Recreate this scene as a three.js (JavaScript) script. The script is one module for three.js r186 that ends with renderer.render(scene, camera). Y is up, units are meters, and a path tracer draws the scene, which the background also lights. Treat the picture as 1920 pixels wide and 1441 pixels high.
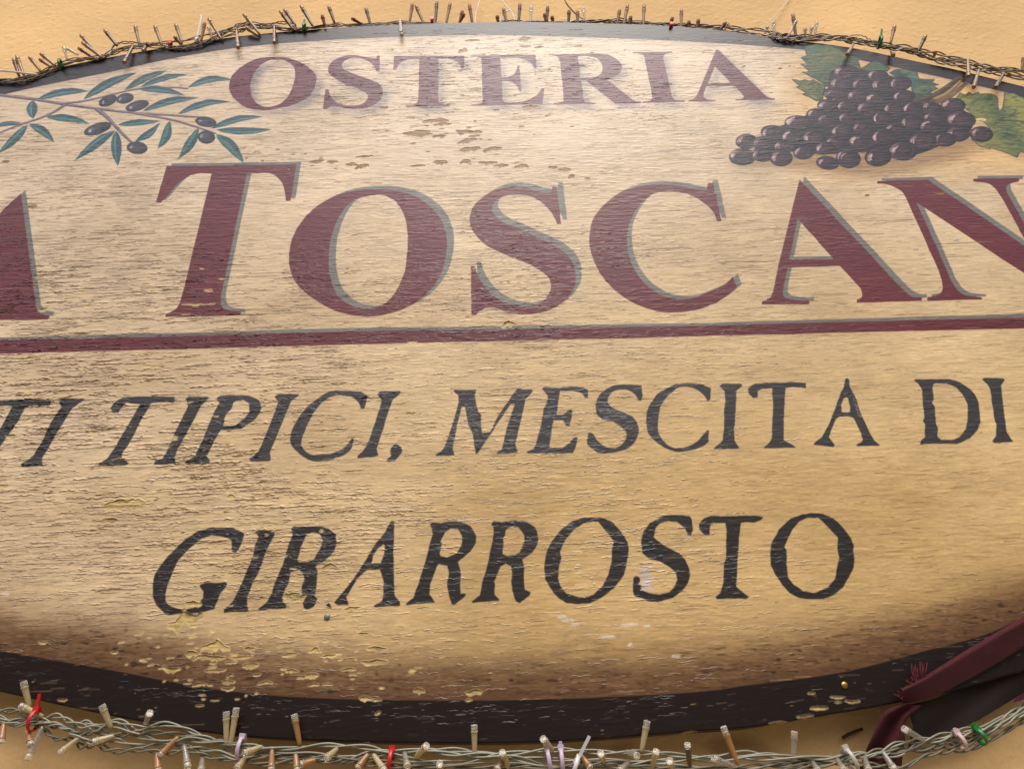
import * as THREE from 'three';
import { mergeGeometries } from 'three/addons/utils/BufferGeometryUtils.js';

// ------------------------------------------------------------------ camera, sky, sun, exposure
const scene = new THREE.Scene();
const F = 1387, D = 0.62, PITCH = THREE.MathUtils.degToRad(28), ROLL = THREE.MathUtils.degToRad(1.3);
const EYE = new THREE.Vector3(0, 0, D);                       // the sign's painted face is the plane z = 0
const fwd = new THREE.Vector3(0, Math.sin(PITCH), -Math.cos(PITCH));
const right0 = new THREE.Vector3(1, 0, 0), up0 = new THREE.Vector3().crossVectors(right0, fwd);
const RIGHT = right0.clone().multiplyScalar(Math.cos(ROLL)).addScaledVector(up0, -Math.sin(ROLL));
const UP = up0.clone().multiplyScalar(Math.cos(ROLL)).addScaledVector(right0, Math.sin(ROLL));
const camera = new THREE.PerspectiveCamera(2 * Math.atan(720.5 / F) * 180 / Math.PI, 1024 / 768, 0.01, 200);
camera.position.copy(EYE);
camera.up.copy(UP);
camera.lookAt(EYE.clone().add(fwd));

const renderer = new THREE.WebGLRenderer({ antialias: true });
renderer.setSize(1024, 768);
renderer.shadowMap.enabled = true;
renderer.toneMapping = THREE.LinearToneMapping;
renderer.toneMappingExposure = 2.25;

const lerp = (a, b, t) => a + (b - a) * t, clamp = (x, a = 0, b = 1) => Math.min(b, Math.max(a, x)), sm = (a, b, x) => { const t = clamp((x - a) / (b - a)); return t * t * (3 - 2 * t); };
const SUN = new THREE.Vector3(0.05, 0.85, 0.53).normalize();
{
  const W = 256, H = 128, a = new Float32Array(W * H * 4), d = new THREE.Vector3();
  for (let j = 0; j < H; j++) for (let i = 0; i < W; i++) {
    const el = ((j + 0.5) / H - 0.5) * Math.PI, az = ((i + 0.5) / W - 0.5) * 2 * Math.PI;
    d.set(Math.cos(az) * Math.cos(el), Math.sin(el), Math.sin(az) * Math.cos(el));
    const s = d.dot(SUN), glow = Math.exp(-(1 - s) / 0.12);
    let r, g, b;
    if (el > 0) {
      const L = (0.05 + 0.72 * sm(0.16, 0.75, el)) * lerp(1, 0.7, sm(-0.1, 0.6, d.x)) + 0.5 * glow;
      r = L * 1.0; g = L * 0.955; b = L * lerp(0.9, 1.06, clamp(el * 1.3));
    } else { r = 0.12; g = 0.1; b = 0.078; }
    a.set([r, g, b, 1], (j * W + i) * 4);
  }
  const t = new THREE.DataTexture(a, W, H, THREE.RGBAFormat, THREE.FloatType);
  t.mapping = THREE.EquirectangularReflectionMapping; t.magFilter = THREE.LinearFilter; t.needsUpdate = true;
  scene.background = t; scene.environment = t;
}
const sun = new THREE.DirectionalLight(new THREE.Color().setRGB(1, 0.94, 0.83), 1.0);
sun.name = 'sun'; sun.position.copy(SUN).multiplyScalar(5); sun.castShadow = true; sun.shadow.radius = 56;
sun.shadow.mapSize.set(4096, 4096);
Object.assign(sun.shadow.camera, { left: -1.2, right: 1.2, top: 1.2, bottom: -1.2, near: 0.1, far: 12 });
scene.add(sun, sun.target);

// ------------------------------------------------------------------ helpers
let seed = 7;
const rnd = () => { seed = (seed + 0x6d2b79f5) | 0; let t = Math.imul(seed ^ (seed >>> 15), 1 | seed); t = (t + Math.imul(t ^ (t >>> 7), 61 | t)) ^ t; return ((t ^ (t >>> 14)) >>> 0) / 4294967296; };
const rr = (a, b) => a + (b - a) * rnd();
const PERM = new Uint16Array(4096), GRID = new Float32Array(4096);
for (let i = 0; i < 4096; i++) { PERM[i] = Math.floor(rnd() * 4096); GRID[i] = rnd(); }
function vn(x, y, s = 0) {                                    // value noise 0..1
  const xi = Math.floor(x), yi = Math.floor(y), fx = x - xi, fy = y - yi, u = fx * fx * (3 - 2 * fx), v = fy * fy * (3 - 2 * fy);
  const h = (a, b) => GRID[(PERM[(a + s * 131) & 4095] + b * 57 + s * 17) & 4095];
  const a = h(xi, yi), b = h(xi + 1, yi), c = h(xi, yi + 1), d = h(xi + 1, yi + 1);
  return a + (b - a) * u + (c - a) * v + (a - b - c + d) * u * v;
}
const fbm = (x, y, s = 0, n = 3) => { let r = 0, a = 0.5, t = 0; for (let i = 0; i < n; i++) { r += a * vn(x, y, s + i); t += a; a *= 0.5; x *= 2.03; y *= 2.03; } return r / t; };

// where the line of sight through a place of the photograph (1920 x 1441) meets the upright plane z
function at(u, v, z = 0) {
  const d = fwd.clone().addScaledVector(RIGHT, (u - 960) / F).addScaledVector(UP, -(v - 720.5) / F);
  return EYE.clone().addScaledVector(d, (D - z) / -d.z);
}
function seenAt(x, y, z = 0) {
  const d = new THREE.Vector3(x, y, z).sub(EYE), w = d.dot(fwd);
  return [960 + F * d.dot(RIGHT) / w, 720.5 - F * d.dot(UP) / w];
}
const names = new Map();
const numbered = (n) => { const k = names.get(n) ?? 0; names.set(n, k + 1); return k ? n + '_' + String(k).padStart(3, '0') : n; };
function place(o, name, parent = scene) { o.name = parent === scene ? numbered(name) : name; o.traverse((m) => { if (m.isMesh) { m.castShadow = m.receiveShadow = true; } }); parent.add(o); return o; }
function mesh(name, g, m, parent = scene) { return place(new THREE.Mesh(g, m), name, parent); }
function thing(name, label, category, group) { const o = new THREE.Group(); place(o, name); o.userData = { label, category }; if (group) o.userData.group = group; return o; }
function tag(o, label, category, group) { Object.assign(o.userData, { label, category }); if (group) o.userData.group = group; return o; }
const std = (r, g, b, rough = 0.6, more = {}) => new THREE.MeshPhysicalMaterial({ color: new THREE.Color().setRGB(r / 255, g / 255, b / 255, THREE.SRGBColorSpace), roughness: rough, side: THREE.DoubleSide, ...more });

// ------------------------------------------------------------------ outline of the sign, border line
const REG = { p: [0, 0, 1], A: [0, 0, 3], B: [640, 0, 3], C: [1280, 0, 3], a: [320, 0, 6], r1: [600, 80, 6.4], r2: [860, 80, 5.3333], r3: [1160, 80, 6], r4: [280, 290, 4.503], r5: [530, 330, 5.1455], r6: [860, 330, 5.146], r7: [1080, 320, 4.97], r8: [1440, 310, 4], r9: [0, 330, 4.97], r10: [0, 720, 4.8], r11: [360, 710, 4.571], r12: [800, 700, 4.571], r13: [1100, 700, 4.571], r14: [1500, 690, 4.571], r15: [270, 960, 5.189], r16: [600, 950, 4.571], r17: [1000, 940, 5.647], r18: [1290, 940, 5.647], r19: [1480, 60, 4.3636], r20: [0, 130, 6], G: [0, 960, 2.995], H: [640, 960, 2.995], I: [1280, 960, 2.995] };
// a contour: points in a view of the photograph; a star marks a corner, between corners the line is a smooth curve
function contour(reg, text, closed = true, steps = 7) {
  const [ox, oy, k] = REG[reg];
  const P = text.trim().split(/\s+/).map((s) => { const c = s.endsWith('*'), [x, y] = s.replace('*', '').split(',').map(Number); return { x: ox + x / k, y: oy + y / k, c }; });
  const n = P.length, out = [];
  for (let i = 0; i < (closed ? n : n - 1); i++) {
    const b = P[i], c = P[(i + 1) % n];
    let a = P[(i - 1 + n) % n], d = P[(i + 2) % n];
    if (b.c || (!closed && i === 0)) a = { x: 2 * b.x - c.x, y: 2 * b.y - c.y };
    if (c.c || (!closed && i === n - 2)) d = { x: 2 * c.x - b.x, y: 2 * c.y - b.y };
    for (let s = 0; s < steps; s++) {
      const t = s / steps, h = (p0, p1, p2, p3) => 0.5 * (2 * p1 + (p2 - p0) * t + (2 * p0 - 5 * p1 + 4 * p2 - p3) * t * t + (3 * p1 - p0 - 3 * p2 + p3) * t * t * t);
      out.push([h(a.x, b.x, c.x, d.x), h(a.y, b.y, c.y, d.y)]);
    }
  }
  if (!closed) out.push([P[n - 1].x, P[n - 1].y]);
  return out;
}
const ell = (cx, cy, a, b, t, ang) => [cx + a * Math.cos(ang) * Math.cos(t) - b * Math.sin(ang) * Math.sin(t), cy + a * Math.cos(ang) * Math.sin(t) + b * Math.sin(ang) * Math.cos(t)];
function rim(top, bottom, e) {                                 // traced top and bottom, closed at both ends by the fitted oval
  const m = (s) => contour('p', s, false, 5).map(([u, v]) => { const p = at(u, v); return [p.x, p.y]; });
  const T = m(top), B = m(bottom), arc = (a0, a1) => { const o = []; for (let i = 1; i < 40; i++) o.push(ell(...e, a0 + (a1 - a0) * i / 40)); return o; };
  const ang = ([x, y]) => { const dx = x - e[0], dy = y - e[1], c = Math.cos(e[4]), s = Math.sin(e[4]); return Math.atan2((-dx * s + dy * c) / e[3], (dx * c + dy * s) / e[2]); };
  return [...T, ...arc(ang(T[T.length - 1]), ang(B[B.length - 1])), ...B.reverse(), ...arc(ang(B[B.length - 1]), ang(T[0]) - 2 * Math.PI)];
}
const OUTER = rim('0,152 100,127 200,107 320,86 480,63 700,47 980,40 1280,49 1480,73 1600,89 1730,116 1801,131 1920,161', '0,1297 213,1343 417,1377 640,1390 910,1394 1100,1387 1280,1373 1413,1363 1570,1337 1680,1318 1800,1292 1920,1258', [-0.0337, 0.4409, 0.9005, 0.4181, -0.0207]);
const INNER = rim('0,178 100,156 205,135 340,106 493,84 720,70 960,66 1280,77 1497,92 1590,108 1730,137 1883,172 1920,183', '0,1220 213,1257 417,1294 634,1310 973,1312 1280,1299 1413,1283 1580,1260 1747,1217 1847,1190 1920,1158', [-0.0289, 0.4446, 0.8657, 0.3921, -0.0146]);

// ------------------------------------------------------------------ the paint of the sign
const X0 = -0.71, X1 = 0.71, Y0 = -0.005, TW = 2048, S = TW / (X1 - X0), TH = 1344, Y1 = Y0 + TH / S;
const tex = (x, y) => [(x - X0) * S, (Y1 - y) * S];
const toTex = ([u, v]) => { const p = at(u, v); return tex(p.x, p.y); };
const newCtx = () => { const c = document.createElement('canvas'); c.width = TW; c.height = TH; const x = c.getContext('2d'); x.lineCap = x.lineJoin = 'round'; return x; };
function trace(ctx, list, wob = 0, dx = 0, dy = 0) {
  ctx.beginPath();
  for (const pts of list) {
    pts.forEach(([u, v], i) => {
      if (wob) { u += wob * (vn(u / 7, v / 7, 3) - 0.5) * 2; v += wob * (vn(u / 7, v / 7, 9) - 0.5) * 2; }
      const [x, y] = toTex([u + dx, v + dy]);
      i ? ctx.lineTo(x, y) : ctx.moveTo(x, y);
    });
    ctx.closePath();
  }
}
const css = (r, g, b, a = 1) => `rgba(${r | 0},${g | 0},${b | 0},${a})`;

const OSTERIA = [
  ['a', '655,960 690,850 800,745 950,668 1150,638 1350,660 1530,740 1620,830 1637,890 1600,1020 1500,1120 1300,1200 1080,1237 890,1220 760,1150 680,1060', '893,980 910,880 960,790 1050,705 1180,665 1310,690 1385,760 1398,840 1375,960 1320,1080 1230,1165 1100,1200 990,1180 920,1100'],
  ['r1', '718,155* 712,345* 680,345* 640,270 560,210 470,185 400,183 330,200 275,235 260,270 290,320 380,365 480,400 580,435 680,480 735,530 752,590 745,640 700,710 600,765 500,790 400,795 300,785 230,770 150,760 100,775 80,795* 33,795* 65,557* 97,557* 120,630 160,690 230,730 320,750 420,752 500,735 555,695 575,650 560,610 500,570 400,530 280,490 180,430 120,380 98,330 110,270 160,215 250,170 350,152 440,152 520,165 600,185 670,190 690,155*'],
  ['r1', '890,162* 1730,155* 1733,310* 1700,312* 1670,250 1620,215 1550,195 1460,190* 1420,192* 1418,680* 1430,720 1470,740 1552,745* 1552,762* 1037,770* 1037,755* 1120,745 1165,715 1180,680* 1192,195* 1080,200 1000,220 945,265 910,320* 877,322*'],
  ['r2', '120,130* 770,118* 778,258* 758,258* 720,200 660,165 590,150 520,148* 415,150* 427,348* 500,340 550,315 580,270 590,230* 606,230* 627,492* 610,492* 580,430 540,395 490,380* 432,380* 440,560* 455,590 490,597 580,595 680,580 760,540 810,490 832,455* 855,455* 838,615* 130,632* 130,620* 200,612 230,600 240,570* 230,200* 222,160 200,145 120,138*'],
  ['r2', '900,118* 1400,107* 1500,120 1590,170 1628,220 1630,260 1600,310 1550,345 1482,368* 1740,570* 1790,592 1822,592* 1822,605* 1565,607* 1275,378* 1225,378* 1245,540* 1255,580 1290,595 1364,600* 1364,612* 950,617* 950,605* 1020,595 1050,580 1052,550* 1015,190* 1000,150 960,130 900,125*', '1190,133* 1300,135 1380,155 1425,195 1440,250 1430,300 1400,330 1340,345 1218,352*'],
  ['r3', '160,108* 605,100* 605,112* 540,122 510,140 502,175* 595,580* 610,620 650,645 745,652* 745,665* 268,678* 268,665* 340,655 375,635 380,600* 300,210* 290,165 270,135 230,125 160,122*'],
  ['r3', '1105,78* 1130,85* 1600,545* 1660,600 1710,622 1757,627* 1757,640* 1315,648* 1315,637* 1380,632 1410,610 1390,570* 1310,487* 985,490* 955,580 965,620 1010,640 1090,645* 1090,657* 787,663* 787,652* 850,630 890,580 915,520* 1090,95*', '1083,268* 1262,447* 1003,462*'],
];
const TOSCAN = [                                               // last two numbers: where the grey drop shade falls
  [9, -7, 'r9', '190,165* 335,1230* 360,1270 410,1290 460,1300* 445,1335* -400,1350* -300,600* 0,345* 60,280'],
  [9.5, -5, 'r4', '145,95* 1240,82* 1190,390* 1153,392* 1140,290 1105,215 1050,170 985,152* 822,155* 605,1180* 600,1240 620,1290 680,1315 770,1325* 768,1355* 130,1368* 140,1345* 210,1310 255,1250 290,1130* 525,160* 430,155 330,180 250,235 180,310 92,405* 53,405*'],
  [13.5, -6.3, 'r5', '62,820 75,660 130,520 230,380 360,270 520,185 700,140 930,126 1130,150 1300,210 1450,320 1540,450 1580,600 1575,760 1530,930 1430,1090 1280,1220 1080,1310 850,1352 640,1335 450,1275 280,1170 150,1060 85,950', '930,180 760,205 660,250 580,330 500,480 455,650 442,800 450,930 490,1080 570,1190 700,1262 830,1280 950,1250 1050,1165 1130,1040 1180,900 1203,720 1205,560 1180,400 1110,270 1030,205'],
  [11.5, -8, 'r6', '905,100* 945,100* 988,462* 948,462* 920,390 870,320 780,240 690,195 600,180 480,185 390,215 340,260 320,320 340,370 420,440 560,500 700,565 850,630 980,705 1070,790 1115,880 1130,980 1110,1080 1050,1170 950,1255 820,1310 640,1333 480,1310 350,1270 270,1265 210,1290 165,1340* 123,1340* 118,865* 155,867* 190,970 260,1080 370,1180 500,1240 640,1260 760,1240 840,1180 885,1100 890,1040 860,970 780,905 660,840 500,780 330,700 220,630 150,550 112,480 108,410 125,330 180,250 280,170 400,118 520,105 640,115 760,150 860,165 890,155'],
  [9, -6, 'r7', '1235,115* 1278,115* 1358,470* 1320,472* 1270,370 1180,290 1080,230 950,198 860,193 720,215 620,290 540,400 490,520 475,640 490,780 540,910 620,1030 730,1120 860,1180 1000,1195 1140,1170 1290,1110 1400,1050 1462,985* 1500,1085* 1400,1170 1280,1240 1120,1295 950,1318 780,1312 600,1260 450,1180 330,1080 230,960 165,830 128,700 128,600 150,480 220,360 340,250 470,180 620,140 780,126 950,140 1080,165 1180,185 1215,175*'],
  [9, -6, 'r8', '238,105* 975,890* 1040,955 1100,985 1158,990* 1157,1015* 665,1030* 670,1008* 705,985 700,930 660,880* 540,752* 150,765* 115,930 125,985 180,1005 310,1015* 308,1040* -45,1042* -45,1022* 10,1000 40,940 80,750*', '225,400* 495,703* 158,708*'],
  [8, -5.5, 'r8', '822,118* 1200,107* 2080,710* 1985,650* 1915,530* 1780,285 1735,210 1690,155 1640,130 1543,120* 1543,100* 1888,95* 1880,120* 1820,135 1790,160 1795,205* 1920,425* 2300,1010* 2230,1010* 1115,275* 1380,870* 1430,940 1490,975 1605,988* 1605,1003* 1197,1015* 1197,990* 1270,975 1310,940 1310,880* 1280,780* 1050,270* 1020,210 960,165 890,140 825,135*'],
];
const DARK = [
  ['r10', '-60,150* 100,138 300,135* 440,140* 458,150* 440,195* 330,190* 225,205* 150,350* 40,500* 0,560* -80,700* -140,700* -30,450* 110,200* 60,195* -60,200*'],
  ['r10', '525,160* 560,130* 740,130* 748,145* 650,215* 540,390* 440,560* 385,650* 375,680* 383,735* 190,745* 190,720* 240,690* 300,640* 390,490* 440,370* 520,250* 550,200*'],
  ['r10', '990,215* 1020,175 1080,130 1150,115* 1400,108* 1570,115* 1562,165* 1480,160* 1360,170* 1280,300* 1180,500* 1100,620* 1095,660* 1160,715* 1120,732* 880,735* 885,715* 960,670* 1020,590* 1130,400* 1260,180* 1130,165* 1085,220 1060,260* 1010,250*'],
  ['r10', '1665,130* 1700,112* 1870,112* 1880,125* 1810,190* 1700,400* 1600,580* 1570,650* 1580,720* 1385,725* 1390,700* 1460,670* 1500,600* 1600,380* 1690,200* 1680,155*'],
  ['r11', '210,165* 240,145* 370,138 480,145* 560,175 590,230 580,290 540,345* 420,430* 340,435* 245,438* 200,510* 125,660* 150,700* 145,728* 0,725* -60,722* -62,712* 25,660* 100,500* 190,280* 235,200* 215,185*', '350,210* 375,190* 440,182* 490,210* 488,290* 440,345* 370,400* 262,402* 290,300* 340,250*'],
  ['r11', '710,150* 745,130* 915,130* 915,145* 850,185* 790,330* 720,500* 665,630* 675,695* 660,705* 510,710* 487,690* 530,655* 575,615* 650,430* 710,280* 740,195* 720,175*'],
  ['r11', '1505,145* 1475,255* 1445,255* 1430,210 1380,160 1280,140 1200,150 1120,200 1050,280 985,400 940,520 945,590 1000,640 1040,655* 1190,645* 1290,600 1340,550 1370,508* 1385,515* 1370,595* 1300,650 1170,695 1040,705 960,670 890,615 845,550 845,490 880,390 960,270 1060,180 1180,110 1300,100* 1440,110*'],
  ['r11', '1587,130* 1610,105* 1780,105* 1790,120* 1720,180* 1680,290* 1630,450* 1580,600* 1595,660* 1530,670* 1420,680* 1415,660* 1460,625* 1500,570* 1550,430* 1610,250* 1625,180*'],
  ['r11', '1695,620* 1730,565 1770,568 1798,610 1785,650 1740,700* 1680,710* 1668,690* 1710,660*'],
  ['r12', '232,150* 240,135* 270,140* 425,142* 410,190* 440,330* 465,350* 465,470* 475,510* 545,500* 620,350* 775,130* 900,135* 910,150* 850,220* 800,430* 760,600* 770,640* 780,680* 600,692* 598,678* 645,650* 660,580* 690,460* 755,262* 720,260* 580,470* 430,692* 420,690* 405,600* 395,520* 360,440* 328,285* 300,285* 260,440* 238,560* 220,640* 240,700* 80,705* 78,695* 140,650* 165,600* 210,470* 275,250* 270,185*'],
  ['r12', '988,130* 1010,115* 1130,125* 1250,112* 1340,118* 1385,140* 1383,210* 1360,213* 1330,170* 1260,145* 1145,150* 1125,260* 1112,355* 1170,355* 1215,315* 1245,303* 1250,330* 1225,450* 1195,445* 1170,400* 1085,400* 1060,560* 1050,635* 1160,640* 1230,590* 1275,540* 1293,548* 1285,610* 1255,680* 862,685* 862,670* 920,645* 945,580* 990,400* 1000,310* 1035,240* 1040,190*'],
  ['r12', '1840,100* 1852,190* 1835,235* 1815,230* 1790,180 1720,140 1640,140 1590,160 1555,205 1550,250* 1600,295 1700,340 1770,375 1810,440 1818,500 1800,560 1740,630 1640,670 1500,685 1440,660 1380,610* 1375,580* 1385,515* 1405,502* 1430,520* 1470,580 1550,635 1640,630 1690,590 1715,540 1710,490* 1600,410* 1510,395* 1460,355* 1448,270* 1470,200 1530,140 1610,100 1700,92*'],
  ['r13', '1068,125* 1058,230* 1035,235* 1010,190 950,140 870,115 790,120 700,190 640,270 620,350 610,450 620,520 670,590 730,630 800,640 880,620 960,570 1010,510 1040,480* 1048,500* 1045,585* 980,630 880,660 780,670 680,640 590,580 530,510 513,430 520,320 560,240 610,175 680,130 760,90* 860,82* 970,85*'],
  ['r13', '1137,105* 1165,88* 1330,88* 1338,105* 1285,145* 1280,260* 1272,440* 1262,480* 1268,570* 1300,628* 1310,642* 1090,648* 1095,635* 1140,600* 1168,570* 1180,440* 1178,320* 1190,240* 1185,150*'],
  ['r13', '1385,135* 1400,115 1450,90* 1540,78* 1660,80* 1750,73* 1878,80* 1883,125* 1770,118* 1705,125* 1695,280* 1690,400* 1690,570* 1760,610* 1800,635* 1520,640* 1525,625* 1570,590* 1590,550* 1590,430* 1600,280* 1592,125* 1500,130* 1470,150* 1465,205* 1430,213* 1390,175*'],
  ['r14', '385,110* 395,90 415,90 425,110* 430,160* 490,280* 520,380* 600,555* 640,620* 690,665* 490,668* 488,655* 530,630* 540,610* 520,545* 460,425* 420,412* 340,415* 310,435* 265,540* 250,590* 297,655* 290,675* 120,655* 125,640* 190,590* 250,480* 350,220* 380,160*', '400,245* 415,260* 432,340* 430,375* 390,380* 358,378* 353,320* 375,260*'],
  ['r14', '980,105* 995,95* 1090,95* 1290,95* 1370,120* 1470,190 1525,270 1538,340* 1548,460* 1530,520* 1460,600* 1350,648* 1150,645* 1032,652* 1040,620* 1072,590* 1075,480* 1055,450* 1070,420* 1055,300* 1050,190* 1020,135*', '1145,140* 1165,128* 1260,130* 1340,165 1400,235 1440,310* 1440,450* 1425,520* 1370,590* 1320,612* 1215,615* 1180,590* 1183,510* 1165,470* 1158,330* 1135,300* 1148,270* 1138,180*'],
  ['r14', '1565,98* 1580,83* 1750,85* 1755,100* 1725,145* 1738,270* 1755,420* 1775,550* 1832,630* 1750,635* 1670,642* 1652,625* 1685,575* 1685,480* 1668,430* 1650,300* 1635,180* 1610,140*'],
  ['r15', '865,150* 975,210* 970,240* 925,350* 890,395* 860,385* 845,270* 780,240* 650,220* 540,270 440,350* 320,480* 270,600* 230,700 205,800 210,870* 250,910 320,935 390,945* 480,930* 530,890* 575,830* 580,770* 540,725* 545,700* 610,687* 800,685* 810,700* 735,800* 680,940* 530,980* 330,985* 240,1002* 200,985* 120,900* 85,830* 85,720 105,610 160,515* 240,420* 400,265* 520,185* 640,150*'],
  ['r15', '1080,190* 1110,172* 1270,195* 1275,215* 1250,250* 1180,400* 1130,550* 1050,700* 1000,830* 1000,910* 1015,950* 1000,965* 780,975* 775,945* 860,870* 930,740* 1000,570* 1060,420* 1080,310* 1115,240*'],
  ['r15', '1425,165* 1450,140* 1600,140 1720,138* 1800,165* 1865,215* 1872,290* 1840,390 1760,470* 1670,520* 1688,580* 1680,690* 1660,820* 1690,840* 1650,915* 1585,948* 1555,930* 1540,870* 1535,730* 1560,650* 1545,585* 1510,560* 1420,585* 1410,680* 1365,760* 1345,860* 1390,915* 1370,935* 1230,940* 1125,955* 1105,940* 1200,870* 1250,770* 1270,690* 1350,510* 1410,300* 1445,220*', '1580,215* 1640,195* 1710,210* 1740,270* 1720,340* 1650,460* 1590,485* 1510,485* 1490,460* 1525,340*'],
  ['r16', '600,130* 615,120* 635,122* 632,300* 628,400* 632,620* 640,760* 685,815* 685,845* 600,850* 470,860* 460,850* 530,810* 545,740* 545,650* 530,580* 510,535* 400,540* 320,610* 225,770* 245,840* 150,840* 120,820* 170,760* 270,640* 380,470* 480,310* 560,210*', '540,318* 556,330* 545,420* 520,480* 440,485* 460,400* 505,350*'],
  ['r16', '48,845* 75,820* 90,850* 105,868* 70,860*'],
  ['r16', '940,150* 965,132* 1040,138* 1100,125* 1200,128* 1290,170 1340,250* 1335,310* 1290,380* 1180,470* 1205,560* 1200,700* 1205,740* 1250,742* 1240,770* 1150,840* 1130,830* 1100,740* 1090,650* 1105,560* 1090,500* 1010,490* 975,580* 945,660* 940,750* 985,815* 900,825* 745,840* 735,830* 800,780* 845,650* 900,480* 965,230* 960,180*', '1120,185* 1180,185* 1220,250* 1215,320* 1170,400* 1080,435* 1030,420* 1025,395* 1045,310* 1030,300* 1070,220*'],
  ['r16', '1468,150* 1490,120* 1560,130* 1660,115* 1770,125* 1850,190 1872,280* 1860,330* 1820,390* 1730,450* 1750,510* 1745,600* 1755,710* 1805,730* 1795,760* 1710,825* 1680,810* 1650,720* 1640,640* 1650,570* 1640,510* 1590,482* 1545,510* 1510,600* 1490,640* 1500,660* 1495,750* 1540,795* 1530,805* 1400,812* 1310,822* 1297,812* 1370,755* 1400,620* 1440,480* 1490,230* 1490,180*', '1620,180* 1650,165* 1700,175* 1752,240* 1750,310* 1710,390* 1670,412* 1600,418* 1562,400* 1575,300* 1568,270* 1585,250* 1590,200*'],
  ['r17', '420,205* 540,170* 680,170 745,175* 840,220* 930,320 1000,430* 1012,500* 990,650 960,780* 850,920* 720,1020* 600,1075* 450,1085* 340,1070* 280,1030* 210,960* 130,830* 118,700 135,560 170,460* 280,310*', '600,212* 690,215* 750,290* 855,415* 835,500* 830,620 790,780* 740,885* 640,980* 540,1020* 460,1005* 350,970* 290,900* 262,820* 270,700* 298,590* 280,530* 340,400* 450,280* 530,230*'],
  ['r17', '1660,155* 1680,200* 1690,300* 1670,360* 1640,350* 1610,280* 1520,215* 1430,205* 1340,230* 1295,280* 1275,375* 1360,450* 1550,550* 1610,620* 1650,700* 1660,780* 1640,860* 1580,940* 1480,1020* 1320,1060* 1240,1060* 1150,1020* 1070,1000* 1055,950* 1065,800* 1090,782* 1125,800* 1130,840 1110,870* 1190,905* 1130,930* 1200,960* 1330,985* 1440,960* 1500,900* 1525,830* 1515,760* 1440,690* 1350,640* 1230,600* 1160,550* 1142,440* 1165,320* 1230,230* 1380,150* 1500,140*'],
  ['r18', '120,240* 170,180 240,152* 380,155* 600,148* 750,150* 800,165* 770,195* 700,225* 620,215* 560,225* 540,400* 535,520* 525,650* 520,760* 510,900* 590,970* 650,1010* 610,1030* 470,1022* 310,1032* 292,1010* 350,960* 375,860* 385,660* 405,600* 405,420* 412,310* 400,225* 270,225* 232,255* 230,355* 180,355* 120,290*'],
  ['r18', '1090,180* 1200,140* 1300,122* 1420,128* 1540,175* 1640,270 1730,390* 1760,470* 1750,520* 1765,610* 1755,700* 1700,810* 1640,910* 1540,990* 1440,1028* 1300,1030* 1180,1020* 1080,970* 1000,880* 920,760* 880,670* 875,560 890,440 930,360* 970,290*', '1260,170* 1380,170* 1440,220* 1590,380* 1583,500* 1605,590* 1580,700* 1560,820* 1480,910* 1340,970* 1230,950* 1120,880* 1060,800* 1045,660* 1048,520* 1022,480* 1060,390* 1110,290* 1180,210*'],
];

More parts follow.
